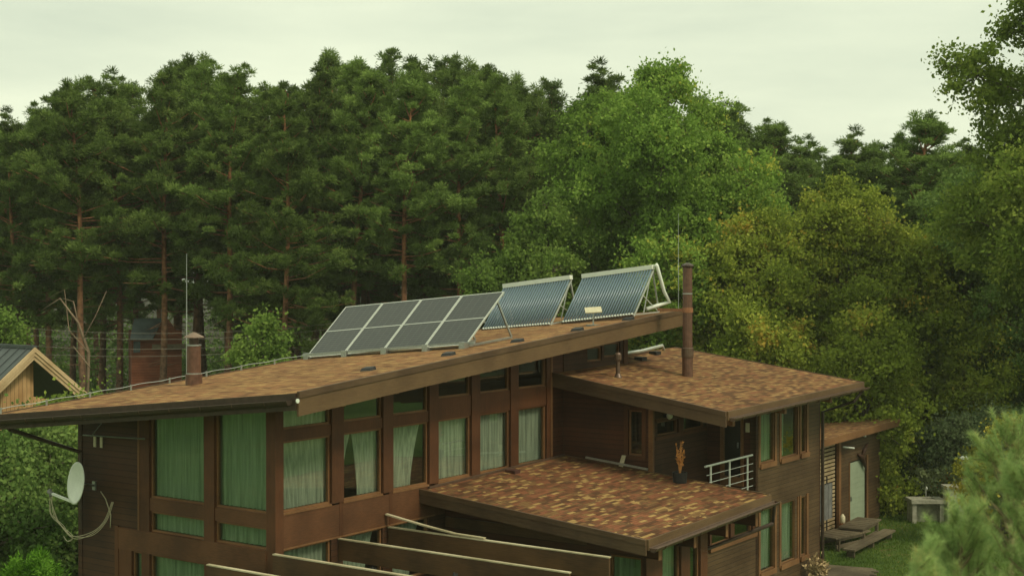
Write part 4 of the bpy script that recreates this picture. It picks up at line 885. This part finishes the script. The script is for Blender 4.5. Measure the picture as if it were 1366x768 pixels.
for sx in (-1, 1):
    for k, (o0, o1, yy) in enumerate([(.0, .17, -.10), (.17, .30, -.06), (.30, .44, -.02)]):
        hx([(0, yy, zr - o1), (sx * hw, yy, rz(hw) - o1), (sx * hw, yy + .05, rz(hw) - o1), (0, yy + .05, zr - o1)], [(0, yy, zr - o0), (sx * hw, yy, rz(hw) - o0), (sx * hw, yy + .05, rz(hw) - o0), (0, yy + .05, zr - o0)], 'barge_board', MT['new_trim'])
hx([(-.95, .55, 0), (.35, .55, 0), (.35, .65, 0), (-.95, .65, 0)], [(-.95, .55, rz(.95) - .3), (.35, .55, rz(.35) - .3), (.35, .65, rz(.35) - .3), (-.95, .65, rz(.95) - .3)], 'gable_wall', MT['new_wood'])
hx([(.35, .6, 0), (2.6, .6, 0), (2.6, .7, 0), (.35, .7, 0)], [(.35, .6, rz(.35) - 1.5), (2.6, .6, rz(2.6) - .2), (2.6, .7, rz(2.6) - .2), (.35, .7, rz(.35) - 1.5)], 'gable_wall', MT['new_wood'])
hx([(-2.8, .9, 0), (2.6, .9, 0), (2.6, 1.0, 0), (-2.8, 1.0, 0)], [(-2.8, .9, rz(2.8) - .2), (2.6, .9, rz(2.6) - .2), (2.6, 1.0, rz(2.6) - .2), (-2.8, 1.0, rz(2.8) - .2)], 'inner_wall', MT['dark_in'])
hx([(-2.6, .7, 3.2), (-.96, .7, 3.2), (-.96, .74, 3.2), (-2.6, .74, 3.2)], [(-2.6, .7, rz(2.6) - .3), (-.96, .7, rz(.96) - .55), (-.96, .74, rz(.96) - .55), (-2.6, .74, rz(2.6) - .3)], 'tarpaulin', MT['tarp'])
hx([(-2.7, 1.0, 0), (-2.6, 1.0, 0), (-2.6, LR, 0), (-2.7, LR, 0)], [(-2.7, 1.0, rz(2.7) - .1), (-2.6, 1.0, rz(2.6) - .1), (-2.6, LR, rz(2.6) - .1), (-2.7, LR, rz(2.7) - .1)], 'side_wall', MT['new_wood'])
# cabin in the wood
ap = at(218, 424, 70); fc = thing('forest_cabin', 'red brown cabin with blue grey roof half hidden among the trunks', 'cabin', (ap.x, ap.y, 0), 'w')
F0 = frameW((ap.x, ap.y), math.radians(20)); zr = ap.z; F = lambda x, y, z: F0(x * .66, y * .66, zr - (zr - z) * .72 if z > .1 else z)
def hx2(b, t, name, m): return MB().hexa([F(*p) for p in b], [F(*p) for p in t]).build(name, m, fc)
hx2([(-2.2, 0, zr - .1), (0, 0, zr - .1), (-.9, -1.0, zr - 1.5), (-2.6, -1.0, zr - 1.5)], [(-2.2, 0, zr), (0, 0, zr), (-.9, -1.0, zr - 1.4), (-2.6, -1.0, zr - 1.4)], 'roof', MT['far_roof'])
hx2([(-2.4, .1, 0), (1.4, .1, 0), (1.4, 3, 0), (-2.4, 3, 0)], [(-2.4, .1, zr - .9), (1.4, .1, zr - .9), (1.4, 3, zr - .9), (-2.4, 3, zr - .9)], 'wall', MT['red_wall'])
hx2([(-.9, .05, zr - 1.5), (1.4, .05, zr - 1.5), (1.4, .1, zr - 1.5), (-.9, .1, zr - 1.5)], [(0, .05, zr - .1), (.4, .05, zr - .1), (.4, .1, zr - .1), (0, .1, zr - .1)], 'gable_wall', MT['red_wall'])
hx2([(-2.3, -.6, zr - 2.4), (-1.8, -.6, zr - 2.4), (-1.8, -.5, zr - 2.4), (-2.3, -.5, zr - 2.4)], [(-2.3, -.6, zr - 1.6), (-1.8, -.6, zr - 1.6), (-1.8, -.5, zr - 1.6), (-2.3, -.5, zr - 1.6)], 'window', MT['far_roof'])
hx2([(-.9, -.5, zr - 2.2), (1.6, -.5, zr - 2.2), (1.6, -.4, zr - 2.2), (-.9, -.4, zr - 2.2)], [(-.9, -.5, zr - 1.85), (1.6, -.5, zr - 1.85), (1.6, -.4, zr - 1.85), (-.9, -.4, zr - 1.85)], 'balcony_board', MT['grey_wood2'])
# overhead cables
for k, (ya, yb, lab) in enumerate([(438, 442, 'topmost thin dark overhead cable crossing in front of the trunks'), (447, 449, 'second overhead cable from the top, crossing in front of the trunks'), (462, 460, 'third overhead cable from the top, crossing in front of the trunks'), (473, 468, 'lowest overhead cable crossing in front of the trunks')]):
    a = at(-60, ya - 9, 58); b = at(470, yb - 14, 66); pts = [a.lerp(b, i / 24) + Vector((0, 0, -.55 * 4 * (i / 24) * (1 - i / 24))) for i in range(25)]
    setp(MB().tube(pts, .008, 5).build('overhead_cable', MT['cable'], None, True, a, 'w'), lab, 'cable', 'thin overhead cables in front of the trunks')

# ================================================================== trees
def np_mesh(name, V, nper, t, m):
    """V: (N*nper,3) verts, each leaf one face of nper corners; t: value per leaf"""
    N = len(V) // nper; me = bpy.data.meshes.new(name)
    me.vertices.add(len(V)); me.vertices.foreach_set('co', V.astype(np.float32).ravel())
    me.loops.add(len(V)); me.loops.foreach_set('vertex_index', np.arange(len(V), dtype=np.int32))
    me.polygons.add(N); me.polygons.foreach_set('loop_start', np.arange(0, len(V), nper, dtype=np.int32)); me.polygons.foreach_set('loop_total', np.full(N, nper, dtype=np.int32))
    me.update(calc_edges=True)
    a = me.attributes.new('t', 'FLOAT', 'FACE'); a.data.foreach_set('value', np.clip(t, 0, 1).astype(np.float32)); me.materials.append(m); return me
def unit(a): return a / (np.linalg.norm(a, axis=1, keepdims=True) + 1e-9)
def needles(rng, C, R, per, ln, wd, flat=.6, up=.5):
    """puffs at C with radius R: thin needle sprays pointing outwards"""
    n = len(C); c = np.repeat(C, per, 0); r = np.repeat(R, per)[:, None]
    d = unit(rng.normal(size=(n * per, 3)) * [1, 1, flat] + [0, 0, up])
    st = c + d * r * rng.uniform(.15, .75, (n * per, 1)) + rng.normal(size=(n * per, 3)) * .05
    L = ln * rng.uniform(.7, 1.3, (n * per, 1)); w = unit(np.cross(d, rng.normal(size=d.shape))) * wd
    V = np.stack([st - w, st + w, st + d * L], 1).reshape(-1, 3)
    t = np.repeat(rng.normal(.45, .24, n), per) + rng.normal(0, .15, n * per)
    return V, t
def leaves(rng, C, sig, per, size, drop=0, tb=None):
    n = len(C); c = np.repeat(C, per, 0); sg = np.repeat(sig, per)[:, None]; ax_ = np.repeat(unit(rng.normal(size=C.shape) * [1, 1, .5] + [0, 0, .35]), per, 0)
    p = c + rng.normal(size=c.shape) * sg * [.62, .62, .5] + ax_ * rng.normal(size=(len(c), 1)) * sg * 1.25
    d = unit(rng.normal(size=c.shape) + [0, 0, -drop]); w = unit(np.cross(d, rng.normal(size=d.shape) * [1, 1, .4] + [0, 0, .3]))
    L = size * rng.uniform(.6, 1.3, (len(c), 1)); V = np.stack([p, p + d * L * .5 + w * L * .36, p + d * L, p + d * L * .5 - w * L * .36], 1).reshape(-1, 3)
    t = np.repeat(rng.normal(.45, .17, n) + (0 if tb is None else tb), per) + rng.normal(0, .10, n * per)
    return V, t
def pine_parts(seed, H, cb, R, per=95, kind='pine', nb=58, bare=1.0):
    rng = np.random.default_rng(seed); lean = rng.normal(0, .025, 2)
    axis = lambda h: np.array([lean[0] * h + .12 * math.sin(h * .35 + seed), lean[1] * h + .12 * math.cos(h * .3 + seed), h])
    tr = MB(); tr.tube([tuple(axis(h)) for h in np.linspace(0, H, 12)], [max(.03, .23 * (1 - .82 * (h / H)) * (1.2 if h == 0 else 1)) for h in np.linspace(0, H, 12)], 7)
    C = []; Rr = []
    for i in range(nb):
        f = (i + rng.uniform(0, 1)) / nb; h = H * (cb + (1 - cb) * f)
        prof = min(1, .55 + f * 2.2) * max(.16, (1 - f ** 2.6)) * rng.uniform(.55, 1.2)
        L = R * prof; az = rng.uniform(0, 6.283); el = math.radians(-8 + 50 * f + rng.normal(0, 8))
        p0 = axis(h); dr_ = np.array([math.cos(az) * math.cos(el), math.sin(az) * math.cos(el), math.sin(el)])
        p1 = p0 + dr_ * L * .5; p2 = p0 + dr_ * L + np.array([0, 0, .10 * L])
        tr.tube([tuple(p0), tuple(p1), tuple(p2)], [.055 * (1 - f * .5), .035, .012], 4, False)
        k = max(3, int(L * 4.1))
        for j in range(k):
            if f < .45 and rng.uniform() < .30: continue
            s = 1 - (j / k) * .72; q = p0 + dr_ * L * s + np.array([0, 0, .1 * L * s * s])
            sd_ = np.array([-dr_[1], dr_[0], 0]) * rng.normal(0, .28 * L * s * .8 + .1); C.append(q + sd_ + rng.normal(0, .2, 3) + [0, 0, .1]); Rr.append(rng.uniform(.22, .56))
    for j in range(int(nb * .12)):                    # tip
        C.append(axis(H * (1 - .02 * j)) + rng.normal(0, .1 + .05 * j, 3)); Rr.append(.3)
    for i in range(int(16 * bare)):                    # dead snags below the crown
        h = H * rng.uniform(cb * .45, cb); az = rng.uniform(0, 6.28); L = rng.uniform(.5, 1.6); p0 = axis(h)
        tr.tube([tuple(p0), tuple(p0 + np.array([math.cos(az) * L, math.sin(az) * L, rng.uniform(-.5, .3)]))], [.03, .008], 4, False)
    V, t = needles(rng, np.array(C), np.array(Rr), per, .17, .03, flat=.65, up=.75)
    return tr, np_mesh('crown', V, 3, t, LM[kind])
def bark_split(name, m): return m
def trunk_mesh(tr, m):
    me = bpy.data.meshes.new('trunk'); me.from_pydata([tuple(float(c) for c in v) for v in tr.v], [], tr.f); me.materials.append(m); me.polygons.foreach_set('use_smooth', [True] * len(me.polygons)); return me
def put(name, meshes, loc, rz, sc, label, cat, group=None):
    o = bpy.data.objects.new(name, None); COL.objects.link(o); o.location = loc; o.rotation_euler = (0, 0, rz); o.scale = sc; setp(o, label, cat, group)
    for nm, me in meshes: c = bpy.data.objects.new(nm, me); COL.objects.link(c); c.parent = o
    return o
def pine_bark():
    m, n, l, p = mat('scots pine bark')
    tc = n.new('ShaderNodeTexCoord'); sx = n.new('ShaderNodeSeparateXYZ'); l.new(tc.outputs['Object'], sx.inputs[0])
    mr = n.new('ShaderNodeMapRange'); mr.inputs[1].default_value = 5; mr.inputs[2].default_value = 12; l.new(sx.outputs[2], mr.inputs[0])
    t = n.new('ShaderNodeTexNoise'); t.inputs['Scale'].default_value = 5; t.inputs['Detail'].default_value = 6; l.new(tc.outputs['Object'], t.inputs[0])
    a = n.new('ShaderNodeMixRGB'); a.inputs[1].default_value = (.15, .085, .05, 1); a.inputs[2].default_value = (.34, .15, .07, 1); l.new(mr.outputs[0], a.inputs[0])
    b = n.new('ShaderNodeMixRGB'); b.blend_type = 'MULTIPLY'; b.inputs[0].default_value = 1; l.new(a.outputs[0], b.inputs[1])
    k = n.new('ShaderNodeMapRange'); k.inputs[1].default_value = .3; k.inputs[2].default_value = .7; k.inputs[3].default_value = .5; k.inputs[4].default_value = 1.5; l.new(t.outputs[0], k.inputs[0]); l.new(k.outputs[0], b.inputs[2])
    l.new(b.outputs[0], p.inputs['Base Color']); p.inputs['Roughness'].default_value = .95; return m
MT['scots'] = pine_bark()
HP = 21.0
PV = []
for s, (cb, R) in enumerate([(.38, 3.4), (.34, 3.8), (.45, 3.2), (.32, 3.7), (.48, 3.4), (.40, 4.0)]):
    tr, cm = pine_parts(11 + s, HP, cb, R, per=170, nb=78); PV.append((trunk_mesh(tr, MT['scots']), cm))
PB = []
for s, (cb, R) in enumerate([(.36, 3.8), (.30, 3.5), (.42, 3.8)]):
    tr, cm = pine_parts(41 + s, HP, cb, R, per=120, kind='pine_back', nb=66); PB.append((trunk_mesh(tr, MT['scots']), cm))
rp = random.Random(77)
def pine(px, ytop, Y, label, group, var=None, back=False, wide=1.0):
    wide *= 1.08; ytop += 13
    top = at(px, ytop, Y); k = top.z / HP; v = (PB if back else PV); i = var if var is not None else rp.randrange(len(v))
    put('pine_tree', [('trunk', v[i][0]), ('crown', v[i][1])], (top.x, top.y, 0), rp.uniform(0, 6.28), (k * wide, k * wide, k), label, 'pine tree', group)
G1 = 'tall pines forming the front edge of the forest'
front = [(-18, 168, 72, 1), (22, 158, 70, 1), (72, 142, 70, 1), (118, 112, 68, 1.05), (160, 108, 71, 1), (212, 96, 69, 1), (252, 86, 72, 1.05), (296, 92, 68, 1.05), (338, 118, 71, 1), (382, 132, 66, 1), (412, 92, 72, 1), (452, 98, 69, 1), (490, 84, 73, 1), (528, 100, 68, 1), (566, 94, 72, 1), (604, 108, 69, 1), (640, 96, 73, 1), (676, 106, 70, 1), (712, 120, 73, 1)]
ords = ['first', 'second', 'third', 'fourth', 'fifth', 'sixth', 'seventh', 'eighth', 'ninth', 'tenth', 'eleventh', 'twelfth', 'thirteenth', 'fourteenth', 'fifteenth', 'sixteenth', 'seventeenth', 'eighteenth', 'nineteenth', 'twentieth']
for i, (px, yt, Y, w) in enumerate(front):
    pine(px, yt, Y, 'tall pine at the front of the forest, %s from the left edge' % ords[i], G1, wide=w)
G2 = 'pines in the second row of the forest'
second = [(45, 150), (98, 128), (140, 102), (188, 108), (230, 84), (275, 80), (318, 100), (360, 122), (398, 112), (432, 76), (470, 88), (508, 90), (524, 72), (546, 84), (586, 82), (622, 86), (658, 92), (694, 104), (738, 102), (780, 116)]
for i, (px, yt) in enumerate(second):
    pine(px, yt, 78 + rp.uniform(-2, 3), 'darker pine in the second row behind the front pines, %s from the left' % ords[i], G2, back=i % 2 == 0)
right = [(812, 94, 76), (846, 96, 79), (925, 135, 80), (962, 140, 76), (990, 150, 78), (1022, 178, 80), (1048, 160, 76), (1084, 190, 80), (1122, 182, 77), (1152, 196, 80), (1180, 190, 76), (1212, 152, 72), (1250, 205, 78), (1290, 190, 78), (1335, 200, 80), (1000, 205, 73), (1066, 208, 74), (1103, 212, 74), (1140, 216, 73), (1236, 212, 72), (1268, 218, 74)]
rl_ = ['behind the tall pale green poplars', 'just right of the gap above the poplars', 'hidden behind the tallest poplar', 'right of the tallest poplar', 'beside the poplar shoulder', 'low and rounded above the maples', 'domed and tallest of the low group above the maples', 'small, right of the domed pine', 'bushy, above the middle maple', 'short, left of the pointed pine', 'dark, touching the pointed pine', 'pointed and darkest against the sky at the right', 'right of the pointed dark pine', 'behind the big right oak', 'at the right edge behind the oak', 'low, left of the domed pine, above the first maple', 'low, just right of the domed pine', 'low, between the domed and the pointed pine', 'low, in front of the short pines', 'low, right beside the pointed dark pine', 'low, nearest the upper right oak']
for (px, yt, Y), q in zip(right, rl_): pine(px, yt, Y, 'pine %s' % q, 'pines on the right half of the skyline', wide=1.22)
for i in range(34):
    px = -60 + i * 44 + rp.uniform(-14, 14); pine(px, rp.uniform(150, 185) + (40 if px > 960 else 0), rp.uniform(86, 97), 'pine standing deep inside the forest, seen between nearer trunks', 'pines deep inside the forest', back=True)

# broadleaf trees
def leaf_tree(seed, H, cb, R, kind, nl, per, size, bark='bark_grey', prof='oval', nlobe=26, sig=.27, lobe_r=(.7, 1.5), bend=0):
    rng = np.random.default_rng(seed); tr = MB()
    tr.tube([(bend * (h / H) ** 2 + .1 * math.sin(h + seed), .1 * math.cos(h * .8), h) for h in np.linspace(0, H * .9, 9)], [max(.03, .24 * (H / 14) * (1 - .9 * h / H)) for h in np.linspace(0, H * .9, 9)], 7)
    C = []; TB = []
    for i in range(nlobe):
        f = (i + rng.uniform(0, 1)) / nlobe; z = H * (cb + (1 - cb) * f)
        pr = {'oval': math.sin(math.pi * min(1, (f * .92 + .10))) ** .6, 'cone': (1 - f) ** .7 * min(1, .5 + f * 3), 'round': math.sqrt(max(.03, 1 - (f * 1.6 - .62) ** 2))}[prof]
        az = i * 2.399 + rng.normal(0, .4); rad = R * pr * rng.uniform(.35, 1.08); lr = rng.uniform(*lobe_r) * (.6 + .5 * pr) * R / 3.5
        c = np.array([bend * (z / H) ** 2 + rad * math.cos(az), rad * math.sin(az), z - lr * .4])
        tr.tube([(bend * (z * .7 / H) ** 2, 0, max(z * .62, H * cb * .6)), tuple(c * [.55, .55, 1] - [0, 0, lr * .6]), tuple(c)], [.07, .045, .015], 5, False)
        k = int(nl * .62 * lr * lr / nlobe) + 5; d = unit(rng.normal(size=(k, 3)) + [0, 0, .25]); rr_ = lr * (.35 + .7 * rng.uniform(0, 1, (k, 1)) ** .5)
        C.append(c + d * rr_ * [1.1, 1.1, .9]); TB.append(np.full(k, rng.normal(0, .17)))
        for q in C[-1][:9]: tr.tube([tuple(c), tuple(q + (q - c) * .25)], [.025, .006], 3, False)
    C = np.concatenate(C); V, t = leaves(rng, C, np.full(len(C), sig) * rng.uniform(.6, 1.3, len(C)), int(per * 1.5), size, .3, np.concatenate(TB))
    return trunk_mesh(tr, MT[bark]), np_mesh('crown', V, 4, t, LM[kind])
def tree(name, px, ytop, Y, seed, cb, R, kind, label, cat='tree', nl=900, per=52, size=.15, z0=0, group=None, **kw):
    top = at(px, ytop, Y); a, b = leaf_tree(seed, top.z - z0, cb, R, kind, nl, per, size, **kw)
    return put(name, [('trunk', a), ('crown', b)], (top.x, top.y, z0), 0, (1, 1, 1), label, cat, group)
tree('poplar_tree', 888, 84, 62, 1, .22, 4.3, 'poplar', 'tallest broad yellow green poplar behind the collectors', nl=1615, nlobe=40, size=.15, prof='oval')
tree('poplar_tree', 800, 132, 65, 2, .25, 3.4, 'poplar', 'slimmer yellow green poplar left of the tallest one', nl=1520, nlobe=32, size=.15)
tree('poplar_tree', 955, 178, 64, 3, .2, 3.4, 'poplar', 'mid green poplar on the right shoulder of the tallest one', nl=1425, nlobe=30, size=.15)
tree('birch_tree', 728, 262, 60, 4, .2, 2.7, 'birch', 'small pale green birch behind the left collector', nl=1330, nlobe=26, size=.15)
tree('birch_tree', 352, 428, 52, 5, .3, 1.25, 'birch', 'little leafy sapling behind the roof, left of the solar panels', nl=1235, nlobe=16, size=.15, sig=.24)
tree('maple_tree', 1005, 290, 58, 6, .1, 3.2, 'maple', 'yellow green maple right behind the tall flue', nl=1425, nlobe=30, size=.15, prof='round')
tree('maple_tree', 1122, 246, 60, 7, .1, 4.0, 'maple', 'tallest yellow green maple behind the wing roof', nl=1425, nlobe=38, size=.15, prof='oval')
tree('maple_tree', 1215, 306, 59, 8, .05, 3.8, 'maple', 'maple with orange tinged leaves above the outbuilding', nl=1425, nlobe=36, size=.15, prof='round')
tree('maple_tree', 1010, 408, 53, 9, .1, 1.9, 'maple', 'low yellowish maple bush just behind the wing roof', nl=1425, nlobe=18, size=.15, prof='round')
tree('maple_tree', 1150, 420, 54, 10, .05, 2.6, 'maple', 'lower drooping maple over the outbuilding roof', nl=1330, nlobe=24, size=.15, prof='round')
tree('acacia_tree', 1350, 205, 60, 11, .05, 4.4, 'dark', 'dense dark green tree at the right edge below the oak', nl=1615, nlobe=44, size=.15, prof='oval')
tree('acacia_tree', 1285, 262, 60, 12, .1, 3.2, 'dark', 'dark green tree between the maples and the right edge', nl=1425, nlobe=30, size=.15, prof='oval')
tree('oak_tree', 1462, -60, 50, 13, .40, 4.4, 'oak', 'big open crowned tree against the sky in the upper right corner', nl=1700, nlobe=36, size=.15, prof='round', lobe_r=(.7, 1.2))
tree('olive_shrub', 1282, 556, 53, 14, .1, 1.7, 'grey', 'grey green rounded shrub behind the outdoor sink', 'shrub', nl=1400, nlobe=22, size=.13, prof='round', sig=.2)
tree('olive_shrub', 1335, 548, 54, 24, .1, 1.6, 'grey', 'taller grey green shrub behind the yellow one', 'shrub', nl=1300, nlobe=18, size=.13, prof='round', sig=.2)
tree('yellow_shrub', 1338, 556, 46, 15, .1, 1.25, 'yellow', 'bright yellow shrub behind the young pine', 'shrub', nl=1200, nlobe=14, size=.12, prof='round', sig=.2)
tree('hedge_shrub', 1200, 618, 53.2, 16, .02, 1.7, 'hedge', 'dark hedge shrub with reddish leaves left of the sink', 'shrub', nl=1500, nlobe=20, size=.12, prof='round', sig=.2)
tree('hedge_shrub', 1250, 624, 53.2, 17, .02, 1.6, 'hedge', 'dark hedge shrub directly behind the sink tap', 'shrub', nl=1500, nlobe=20, size=.12, prof='round', sig=.2)
tree('hedge_shrub', 1308, 628, 53.4, 18, .02, 1.6, 'hedge', 'dark hedge shrub behind the concrete block', 'shrub', nl=1400, nlobe=18, size=.12, prof='round', sig=.2)
tree('linden_tree', 40, 560, 40, 19, .05, 2.4, 'dark', 'dark leafy tree under the low left end of the roof', nl=1600, nlobe=34, size=.13, prof='oval')
tree('linden_tree', 96, 528, 43, 20, .1, 1.7, 'oak', 'olive green tree between the roof end and the neighbour cabin', nl=1500, nlobe=22, size=.14, prof='round')
tree('linden_tree', -20, 580, 36, 25, .05, 1.9, 'dark', 'dark leafy tree at the left edge beside the dish', nl=1500, nlobe=24, size=.13, prof='oval')
tree('young_spruce', 8, 415, 56, 21, .1, 1.5, 'birch', 'bright green young tree at the left edge above the cabin', nl=1200, nlobe=16, size=.14, prof='oval')
# dead leaning pine
a = at(112, 520, 58); a.z = 0
th = thing('dead_tree', 'bare pale dead tree with crooked branches at the left of the forest', 'dead tree', a, 'w')
mb = MB(); tp_ = at(98, 392, 58)
mb.tube([a, at(118, 470, 58), at(104, 430, 57.5), at(80, 398, 57), at(58, 412, 57)], [.11, .08, .05, .03, .01], 6)
mb.build('trunk', MT['dead'], th, True)
for pts in ([(118, 470), (92, 440), (86, 386), (52, 404)], [(112, 450), (128, 420), (142, 388)], [(104, 430), (98, 402), (84, 398)], [(120, 490), (98, 462), (78, 470)]):
    MB().tube([at(x, y, 57.5 + .3 * i) for i, (x, y) in enumerate(pts)], [.032, .022, .013, .006][:len(pts)], 5).build('branch', MT['dead'], th, True)
# bright thuja at lower left
def thuja():
    rng = np.random.default_rng(5); c = at(40, 760, 24.5); H = at(40, 732, 24.5).z
    C = []; R = []
    for i in range(620):
        az = rng.uniform(0, 6.28); f = rng.uniform(0, 1) ** .6; r = 1.25 * math.sqrt(max(0, 1 - f ** 3.0)) * rng.uniform(.75, 1.02)
        hh = 1 - .16 * (.5 + .5 * math.sin(az * 3.0 + 1)) - .10 * rng.uniform(); C.append((r * math.cos(az) * 1.15, r * math.sin(az), H * f * hh + .12 * math.sin(5 * r * math.cos(az)) * math.cos(6 * r * math.sin(az)))); R.append(rng.uniform(.1, .18))
    V, t = needles(rng, np.array(C), np.array(R), 90, .085, .012, flat=1, up=.9)
    tr = MB().tube([(0, 0, 0), (0, 0, H * .9)], [.12, .02], 6)
    put('thuja_bush', [('trunk', trunk_mesh(tr, MT['bark'])), ('foliage', np_mesh('foliage', V, 3, t, LM['thuja']))], (c.x, c.y, 0), 0, (1, 1, 1), 'bright fresh green thuja bush in the lower left corner', 'bush')
thuja()
# young pine close to the camera, lower right
def young_pine(px, ytop, Y, seed, Rb, label, nb=95):
    rng = np.random.default_rng(seed); top = at(px, ytop, Y); H = top.z; tr = MB(); tr.tube([(0, 0, 0), (0, 0, H * .5), (0, 0, H)], [.09, .06, .012], 7)
    st = []; dr = []; 
    lo = max(0, H - 3.4)
    for i in range(nb):
        f = (i + rng.uniform()) / nb; h = lo + (H - lo) * f; L = Rb * (1 - f) ** .75 * rng.uniform(.7, 1.1) + .08; az = rng.uniform(0, 6.28); el = math.radians(18 + 35 * f + rng.normal(0, 6))
        d = np.array([math.cos(az) * math.cos(el), math.sin(az) * math.cos(el), math.sin(el)]); p0 = np.array([0, 0, h]); tr.tube([tuple(p0), tuple(p0 + d * L * .6), tuple(p0 + d * L + [0, 0, .12 * L])], [.018, .012, .005], 5, False)
        for j in range(max(3, int(L * 9))):
            s = rng.uniform(.3, 1); q = p0 + d * L * s; a = unit((d + rng.normal(0, .55, 3) + [0, 0, .7])[None])[0]; ln = rng.uniform(.12, .26)
            tr.tube([tuple(q), tuple(q + a * ln)], [.006, .003], 4, False); st.append((q, a, ln))
        st.append((p0 + d * L * .8, unit((d + [0, 0, .4])[None])[0], .25))
    st.append((np.array([0, 0, H - .3]), np.array([0, 0, 1.]), .32))
    Vs = []; ts = []
    for q, a, ln in st:
        n = 230; s = rng.uniform(0, 1, (n, 1)); d = unit(rng.normal(size=(n, 3)) + a * 1.1); p = q + a * ln * s; L = .075 * rng.uniform(.7, 1.2, (n, 1)); w = unit(np.cross(d, rng.normal(size=d.shape))) * .0016
        Vs.append(np.stack([p - w, p + w, p + d * L], 1).reshape(-1, 3)); ts.append(rng.normal(.5, .15) + rng.normal(0, .15, n))
    put('young_pine', [('trunk', trunk_mesh(tr, MT['bark_green'])), ('crown', np_mesh('crown', np.concatenate(Vs), 3, np.concatenate(ts), LM['young_pine']))], (top.x, top.y, 0), 0, (1, 1, 1), label, 'young pine')
young_pine(1350, 592, 11, 31, 1.3, 'large blurred pale green young pine at the right edge')
young_pine(1280, 706, 10, 32, .8, 'blurred pale green young pine top left of the larger one')
young_pine(1218, 768, 9, 34, .6, 'lowest blurred young pine top, at the bottom edge right of the deck')
young_pine(1392, 618, 9.5, 33, 1.0, 'pale green young pine cut by the right edge')

# undergrowth, grass
rng = np.random.default_rng(9)
n = 2200; C = np.stack([rng.uniform(-46, 56, n), rng.uniform(76, 120, n), np.abs(rng.normal(0, 1, n)) + .2], 1); C[:, 2] *= 1 + (C[:, 1] - 76) / 14
V, t = leaves(rng, C, np.full(n, .7), 60, .26); me = np_mesh('undergrowth', V, 4, t, LM['dark']); o = bpy.data.objects.new('undergrowth', me); COL.objects.link(o)
setp(o, 'dark undergrowth filling the forest floor between the pine trunks', 'undergrowth', kind='stuff')
n = 60000; x = rng.uniform(9, 24, n); y = rng.uniform(37, 54, n); L = rng.uniform(.05, .14, (n, 1)); p = np.stack([x, y, np.zeros(n)], 1); d = unit(rng.normal(0, .45, (n, 3)) + [0, 0, 1]); w = unit(np.cross(d, rng.normal(size=d.shape))) * .012
V = np.stack([p - w, p + w, p + d * L], 1).reshape(-1, 3); t = .45 + .25 * np.sin(x * 1.3) * np.cos(y * 1.1) + rng.normal(0, .2, n)
me = np_mesh('grass', V, 3, t, LM['grass']); o = bpy.data.objects.new('grass', me); COL.objects.link(o); setp(o, 'short uneven green grass of the lawn around the sink and tables', 'grass', kind='stuff')
